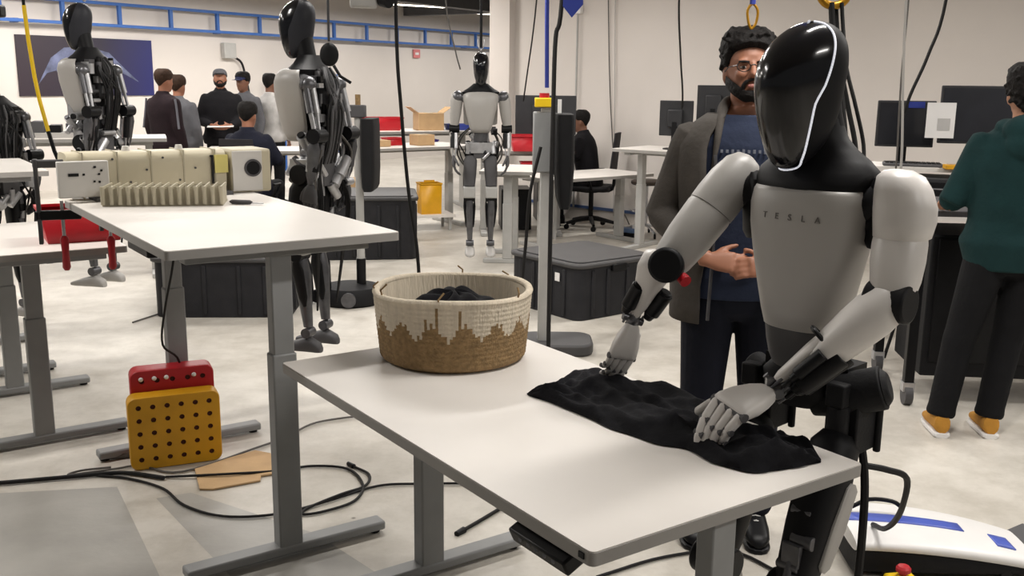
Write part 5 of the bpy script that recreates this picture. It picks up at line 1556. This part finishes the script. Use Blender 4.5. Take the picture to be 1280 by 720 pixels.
# pole stands
s1 = thing('pole_stand', 'silver pole stand with black side panel and oval floor base', 'stand', (-1.22, 7.35, 0))
M().lathe([(.001, .0), (.22, .0), (.24, .02), (.24, .09), (.21, .13), (.06, .15), (.001, .15)], n=36).obj('base', m_blackm, s1)
M().cyl((.02, -.235, .065), (.02, -.255, .065), .055, n=24).obj('base_hub', m_dsteel, s1)
M().cyl((-.22, -.06, .07), (-.24, -.13, .07), .05, n=18).obj('base_wheel', m_black, s1)
M().cyl((.08, 0, .13), (.08, 0, .34), .036, n=18).obj('pole_sleeve', m_black, s1)
M().cyl((.08, 0, .3), (.08, 0, 1.42), .030, n=18).obj('pole', m_deskl, s1)
M().loft([((.165, .0, .86 + .52 * t), V((.055 * k, 0, 0)), V((0, .20, 0)), 5) for t, k in ((0, .6), (.05, .85), (.3, 1.0), (.9, 1.0), (1, .9))], 20).obj('side_panel', m_blackm, s1)
M().box((.07, 0, 1.43), (.13, .1, .09)).obj('head_box', m_dgrey, s1, bevel=.008); M().cyl((.08, 0, 1.47), (.08, 0, 1.55), .02, n=12).obj('top_knob', m_basket, s1)

s2 = thing('pole_stand', 'grey column stand with yellow top and tall black panel', 'stand', (0.20, 6.0, 0))
M().prism(rrect(.46, .36, .1), 0.0, .075, None, (.08, .05, 0)).obj('base', m_totelid, s2, bevel=.015)
M().box((0, .02, .78), (.075, .075, 1.44)).obj('column', m_deskl, s2, bevel=.006)
M().box((-.03, .02, 1.30), (.11, .1, .36)).obj('drive_box', m_desk, s2, bevel=.008)
M().box((-.02, .0, 1.535), (.115, .09, .055)).obj('yellow_beacon', m_byellow, s2, bevel=.006)
M().cyl((-.02, 0, 1.56), (-.02, 0, 1.59), .03, n=16).obj('red_cap', m_red, s2)
M().loft([((.105 - .006 * t, .0, .92 + .55 * t), V((.058 * k, 0, 0)), V((0, .20, 0)), 5) for t, k in ((0, .5), (.08, .75), (.4, 1.0), (.95, 1.0), (1, .9))], 20).obj('side_panel', m_blackm, s2)
M().box((.07, -.04, 1.515), (.022, .03, .08)).obj('white_tag', m_white, s2)

# bins, boxes on the back desks
bin_box('red plastic bin on the big monitor desk', (0.12, 10.72, .931), R(4), .30, .30, .16, m_red)
bin_box('red plastic bin on the floor-level shelf below the big monitor', (0.20, 10.68, .656), R(4), .24, .26, .15, m_red)
M().box((.10, -.32, .642), (.5, .42, .025)).obj('lower_shelf', m_laminate, bigdesk)
for x in (-.14, .34): M().box((x, -.32, .315), (.03, .36, .63)).obj('shelf_side', m_deskl, bigdesk)
bin_box('long red bin on the shelf desk by the far wall', (-1.74, 12.93, 1.021), R(20), .58, .3, .16, m_red)
bin_box('flat blue bin on the shelf desk by the far wall', (-0.72, 13.28, 1.021), R(20), .36, .26, .07, mat('blue plastic', (46, 64, 150), .45))
bin_box('blue and purple bin under the shelf desk top', (-1.15, 12.87, .789), R(20), .3, .26, .12, mat('indigo plastic', (62, 44, 120), .45))
M().box((0, -.30, .775), (1.4, .36, .025)).obj('lower_shelf', m_laminate, shelfdesk)
for x in (-.66, .66): M().box((x, -.30, .38), (.04, .3, .76)).obj('shelf_side', m_deskl, shelfdesk)


def carton(label, loc, rz, a, b, c, flaps=False):
    e = thing('cardboard_box', label, 'box', loc, rz)
    M().box((0, 0, c / 2), (a, b, c)).obj('carton', m_card, e, bevel=.003)
    M().box((0, 0, c + .001), (.05, b, .002)).obj('tape', m_tray, e)
    if flaps:
        for s in (-1, 1): M().box((s * (a / 2 + .05), 0, c + .04), (.13, b, .004), Matrix.Rotation(R(-s * 35), 3, 'Y')).obj('flap', m_card, e)
    return e


carton('open cardboard box with raised flaps on the shelf desk', (-1.12, 13.15, 1.021), R(20), .34, .3, .22, True)
carton('small cardboard box on the packing desk', (-1.05, 11.45, .931), R(35), .22, .2, .12)
carton('flat cardboard box on the packing desk end', (-1.55, 11.1, .931), R(35), .3, .22, .07)
carton('pale cardboard box on the floor behind the tall charcoal tote', (-1.75, 10.55, .0), R(12), .5, .4, .62)
bin_box('small red bin on the packing desk', (-1.38, 11.38, .931), R(35), .2, .16, .08, m_red)
yt = bin_box('yellow plastic tote under the packing desk', (-0.95, 11.2, .18), R(20), .24, .2, .34, m_yellow, name='yellow_tote', taper=.95)
M().box((0, 0, .36), (.12, .02, .03)).obj('tote_handle', m_yellow, yt)
lw = thing('low_shelf', 'white low shelf under the yellow tote', 'shelf', (-0.95, 11.2, 0), R(20)); M().box((0, 0, .165), (.5, .4, .028)).obj('board', m_laminate, lw)
for sx in (-.2, .2):
    for sy in (-.15, .15): M().box((sx, sy, .076), (.03, .03, .15)).obj('leg', m_deskl, lw)
for k, (x, y, w_) in enumerate(((0.02, 11.35, .34), (0.42, 12.08, .3))):
    e = thing('computer_tower', ('black computer tower on the floor behind the silver robot', 'black computer tower on the floor under the big monitor desk')[k], 'computer', (x, y, 0), R(5))
    M().box((0, 0, .24), (w_, .46, .46)).obj('case', m_black, e, bevel=.01); M().box((0, -.232, .24), (w_ * .8, .006, .38)).obj('front_grille', m_blackm, e)
    for s in (-1, 1): M().box((s * w_ * .4, 0, .006), (.03, .4, .014)).obj('foot', m_rubber, e)
dv = thing('floor_device', 'small blue and grey device on the floor below the wall', 'device', (1.28, 10.75, 0), R(-30))
M().box((0, 0, .03), (.26, .18, .05)).obj('device_base', m_black, dv, bevel=.01); M().box((0, 0, .075), (.20, .14, .05)).obj('device_body', mat('blue grey plastic', (96, 120, 156), .5), dv, bevel=.012)
M().cyl((.05, 0, .10), (.05, 0, .14), .02, n=12).obj('knob', m_white, dv)
bt = thing('parts_tray', 'tray of dark parts on the bench behind the half-seen robot', 'tray', (-3.72, 8.15, 1.171), R(20))
M().box((0, 0, .02), (.9, .3, .04)).obj('tray', m_shell, bt)
for k in range(7): M().box((-.38 + k * .125, 0, .07), (.09, .2, .06 + .03 * (k % 3))).obj('part_block', (m_black, m_dsteel, m_dgrey)[k % 3], bt, bevel=.006)

# dark poster on the far wall
pang = math.atan2(fd.y, fd.x)
po_c = FW_A + fd * 1.36 + fn * 0.012 + V((0, 0, 1.80))
ps = thing('wall_poster', 'large dark poster of a sleek silver vehicle form on the far wall', 'poster', po_c, pang)


def poster_mat():
    mm = bpy.data.materials.new('printed poster'); mm.use_nodes = True; nt = mm.node_tree; b = nt.nodes['Principled BSDF']
    tc = nt.nodes.new('ShaderNodeTexCoord'); sp = nt.nodes.new('ShaderNodeSeparateXYZ'); nt.links.new(tc.outputs['Object'], sp.inputs[0])
    rp = nt.nodes.new('ShaderNodeValToRGB'); mr = nt.nodes.new('ShaderNodeMapRange'); mr.inputs[1].default_value = -1.1; mr.inputs[2].default_value = 1.1
    nt.links.new(sp.outputs['X'], mr.inputs[0]); nt.links.new(mr.outputs[0], rp.inputs[0])
    el = rp.color_ramp.elements; el[0].color = lin((46, 34, 44)); el[1].color = lin((36, 38, 96)); x = el.new(.6); x.color = lin((40, 34, 50))
    nt.links.new(rp.outputs[0], b.inputs['Base Color']); b.inputs['Roughness'].default_value = .5
    return mm


M().box((0, 0, 0), (2.28, .02, .86)).obj('print', poster_mat(), ps)
sw = M()
pts = [(-.86, -.28), (-.62, .12), (-.40, .27), (-.05, .30), (.35, .22), (.62, -.02), (.86, -.22), (.60, -.10), (.30, .05), (-.05, .12), (-.30, -.12), (-.40, -.30), (-.55, -.06), (-.70, -.10)]
sw.add([(p[0], -.0125, p[1]) for p in pts], [tuple(range(len(pts)))]).obj('silver_form', mat('printed silver', (92, 98, 126), .5, var=.6, scale=5), ps)
sb = thing('wall_box', 'small grey electrical box with a cable on the far wall', 'box', FW_A + fd * 4.05 + fn * .02 + V((0, 0, 2.02)), pang)
M().box((0, -.04, .1), (.26, .1, .26)).obj('box_body', m_deskl, sb, bevel=.01); M().tube([(.1, -.05, 0), (.26, -.06, -.10), (.34, -.06, -.35), (.45, -.06, -.8)], .02, 6, 4).obj('cable', m_black, sb)
sn = thing('wall_sign', 'small red sign high on the far wall beneath the truss', 'sign', FW_A + fd * 9.3 + fn * .03 + V((0, 0, 2.22)), pang); M().box((0, 0, 0), (.22, .02, .18)).obj('plate', mat('faded red', (206, 120, 120), .6), sn); M().box((0, -.012, 0), (.12, .004, .05)).obj('white_bar', m_white, sn)
fr = thing('steel_portal', 'blue square tube door frame against the far wall', 'frame', FW_A + fd * 5.6 + fn * .25, pang)
for x in (-.5, .9): M().box((x, 0, .85), (.06, .06, 1.70)).obj('post', m_blue, fr)
M().box((.2, 0, 1.72), (1.46, .06, .06)).obj('lintel', m_blue, fr)

# ------------------------------------------------------------------ hanging cables
def hang(label, pts, r=.006, m_=None, grp=None):
    return cable(label, pts, r, m_ or m_rubber, 'cable', grp, name='hanging_cable')


hang('black cable hanging from the ceiling past the packing desk to the floor', [(-.575, 5.0, 3.19), (-.581, 5.0, 1.96), (-.56, 5.0, 1.5), (-.53, 5.02, 1.1), (-.482, 5.0, .73), (-.46, 5.0, .012)], .009)
hang('thick black cable hanging down the front of the yellow-topped stand', [(.30, 5.75, 3.19), (.262, 5.78, 2.1), (.232, 5.8, 1.9), (.226, 5.8, 1.5), (.222, 5.78, .9), (.222, 5.75, .012)], .013)
hang('thin black cable looping beside the yellow-topped stand column', [(.16, 5.88, 1.28), (.10, 5.88, 1.0), (.08, 5.9, .7), (.06, 5.9, .45), (.05, 5.95, .1)], .010)
hang('black wall cable dropping behind the monitor by the stool desk', [(1.40, 8.6, 3.19), (1.40, 8.8, 2.4), (1.50, 9.2, 1.9), (1.62, 9.7, 1.5), (1.6, 9.76, 1.2)], .009)
hang('thin cord hanging down the white wall to the floor device', [(1.06, 11.86, 3.19), (1.075, 11.84, 2.5), (1.13, 11.80, 1.4), (1.22, 11.6, .4), (1.29, 10.9, .12)], .007, m_gcable)
hang('thin pale cord beside the wall lamp fitting', [(1.14, 11.8, 3.19), (1.15, 11.78, 2.4), (1.18, 11.76, 1.2), (1.20, 11.74, .1)], .005, m_shell)
hang('thin black cable slanting behind the big monitor', [(.26, 9.9, 3.19), (.20, 10.3, 2.3), (.13, 10.7, 1.7), (.10, 10.9, 1.45)], .008)
hang('pale grey cable hanging by the square monitor with blue sticker', [(2.30, 6.1, 3.19), (2.317, 6.1, 2.16), (2.34, 6.1, 1.7), (2.37, 6.1, 1.3), (2.38, 6.1, 1.05), (2.40, 6.05, .5)], .008, m_shell)
hang('dark grey cable hanging close beside the pale grey cable', [(2.33, 6.14, 3.19), (2.345, 6.14, 2.2), (2.34, 6.13, 1.7), (2.36, 6.14, 1.2), (2.36, 6.16, 1.0)], .006, m_gcable)
hang('black cable curving down to the square monitor', [(2.74, 6.45, 3.19), (2.70, 6.45, 2.2), (2.62, 6.45, 1.85), (2.53, 6.45, 1.6), (2.50, 6.50, 1.40)], .011)
hang('black wire pair hanging off the bench edge', [(2.42, 6.2, 1.12), (2.38, 6.1, .9), (2.42, 6.0, .6), (2.36, 5.9, .3), (2.3, 5.9, .012)], .010)
hang('thin wire drooping from the far ceiling beside the silver robot', [(-.62, 8.6, 3.19), (-.58, 8.6, 2.3), (-.50, 8.6, 1.9), (-.46, 8.62, 1.75)], .006, m_gcable)
sp_ = thing('hoist_strap', 'deep blue strap hanging in front of the white wall above the big monitor', 'strap', (.31, 9.6, 1.6)); M().tube([(0, 0, 0), (-.01, 0, .6), (-.02, 0, 1.58)], .020, 6).obj('webbing', m_dblue, sp_)
fg = thing('blue_flag', 'blue webbing flag hanging over the yellow-topped stand', 'flag', (.31, 5.6, 2.0))
M().prism([(-.045, .22), (-.05, .06), (0, 0.0), (.06, .07), (.055, .22)], -.006, .006, Matrix.Rotation(R(90), 3, 'X')).obj('flag_cloth', m_dblue, fg); M().tube([(0, 0, .2), (0, 0, 1.18)], .012, 6).obj('webbing', m_dblue, fg)
ca = thing('carabiner_hook', 'brass carabiner on a blue strap above the man with glasses', 'hook', (0.79, 3.42, 1.845))
M().tube([(0, 0, -.01), (.014, 0, .01), (.018, 0, .05), (0, 0, .072), (-.016, 0, .05), (-.010, 0, .01), (0, 0, -.01)], .0045, 8, 4).obj('snap_ring', m_gold, ca); M().tube([(0, 0, .07), (0, 0, 1.33)], .010, 6).obj('webbing', m_dblue, ca)
fm_ = thing('ceiling_sensor', 'grey boxed camera hanging from the ceiling above the pole stand', 'camera', (-.66, 4.95, 1.985))
M().box((-.07, 0, .05), (.13, .1, .08), rotz(R(10))).obj('camera_body', m_deskl, fm_, bevel=.01); M().cyl((.02, -.02, .05), (.06, -.05, .04), .035, n=18).obj('lens', m_black, fm_); M().cyl((-.07, 0, .09), (-.07, 0, 1.2), .012, n=10).obj('drop_rod', m_dsteel, fm_)
wl_ = thing('wall_conduit', 'white conduit box on the white wall above the low desk', 'conduit', BW_A + bd * 1.35 + bn * .03 + V((0, 0, 2.45)), BA)
M().box((0, 0, .05), (.13, .06, .10)).obj('box_body', m_white, wl_, bevel=.01); M().cyl((0, 0, -2.3), (0, 0, 0), .012, n=8).obj('pipe', m_deskl, wl_); M().cyl((0, 0, .1), (0, 0, .74), .018, n=8).obj('upper_pipe', m_deskl, wl_)

# ------------------------------------------------------------------ floor machine and emergency stop
vm = thing('floor_machine', 'low white and black floor machine with blue stripes behind the robot legs', 'machine', (1.53, 3.27, 0), R(-3))
m_vblue = mat('cobalt stripe', (74, 92, 178), .4)
def vprof(t): return .012 + .155 * math.sin(math.pi * min(1, (t * .86 + .14)) ) ** .6
lo = M(); secs = []
NP = 16
for i in range(NP + 1):
    t = i / NP; x = -.34 + .62 * t
    hgt = .135 * (1 - .55 * t ** 2.2) ; wid = .17 * (1 - .25 * t ** 3)
    secs.append(((x, 0, .015 + (hgt - .03) / 2), V((0, wid, 0)), V((0, 0, (hgt - .03) / 2)), 5))
lo.loft(secs, 28); lo.obj('lower_body', m_blackm, vm, sharp=50)
tp = M(); secs = []
for i in range(NP + 1):
    t = i / NP; x = -.345 + .635 * t
    hgt = .135 * (1 - .55 * t ** 2.2); wid = .18 * (1 - .25 * t ** 3)
    secs.append(((x, 0, hgt - .012), V((0, wid, 0)), V((0, 0, .026)), 3.2))
tp.loft(secs, 28); tpo = tp.obj('top_shell', m_white, vm, sharp=50)
for t0_, t1_, y0, y1 in ((.02, .66, -.02, .045), (.80, .90, -.09, .0)):
    st_ = M(); rows = []
    for i in range(9):
        t = t0_ + (t1_ - t0_) * i / 8; x = -.345 + .635 * t; hgt = .135 * (1 - .55 * t ** 2.2)
        rows.append([V((x, y0 + (y1 - y0) * k / 4, hgt + .0145)) for k in range(5)])
    st_.rings(rows, False, 0, False).obj('blue_stripe', m_vblue, tpo, solid=.004)
M().box((.315, 0, .055), (.10, .30, .018), Matrix.Rotation(R(-28), 3, 'Y')).obj('rear_lip', m_dgrey, vm, bevel=.006)
M().tube([(-.30, .05, .17), (-.24, .05, .20), (-.16, .05, .195), (-.12, .05, .17)], .008, 8, 4).obj('handle', m_black, vm)
for x in (-.22, .18):
    for y in (-.13, .13): M().cyl((x, y - .015, .02), (x, y + .015, .02), .02, n=14).obj('wheel', m_rubber, vm)
es = thing('emergency_stop', 'yellow emergency stop box with a red mushroom button on the floor', 'button', (1.305, 3.02, 0), R(8))
M().box((0, 0, .032), (.10, .085, .062)).obj('stop_box', m_byellow, es, bevel=.012)
M().cyl((0, 0, .06), (0, 0, .072), .018, n=18).obj('collar', m_byellow, es)
M().lathe([(.012, .070), (.012, .080), (.024, .084), (.024, .096), (.018, .103), (.001, .105)], n=24).obj('red_button', m_red, es)
cable('black lead from the emergency stop across the floor', [(1.25, 3.03, .02), (1.15, 3.10, .008), (1.05, 3.06, .008), (0.95, 3.12, .008), (.8, 3.3, .008), (.55, 3.25, .008), (.3, 3.1, .008)], .006)
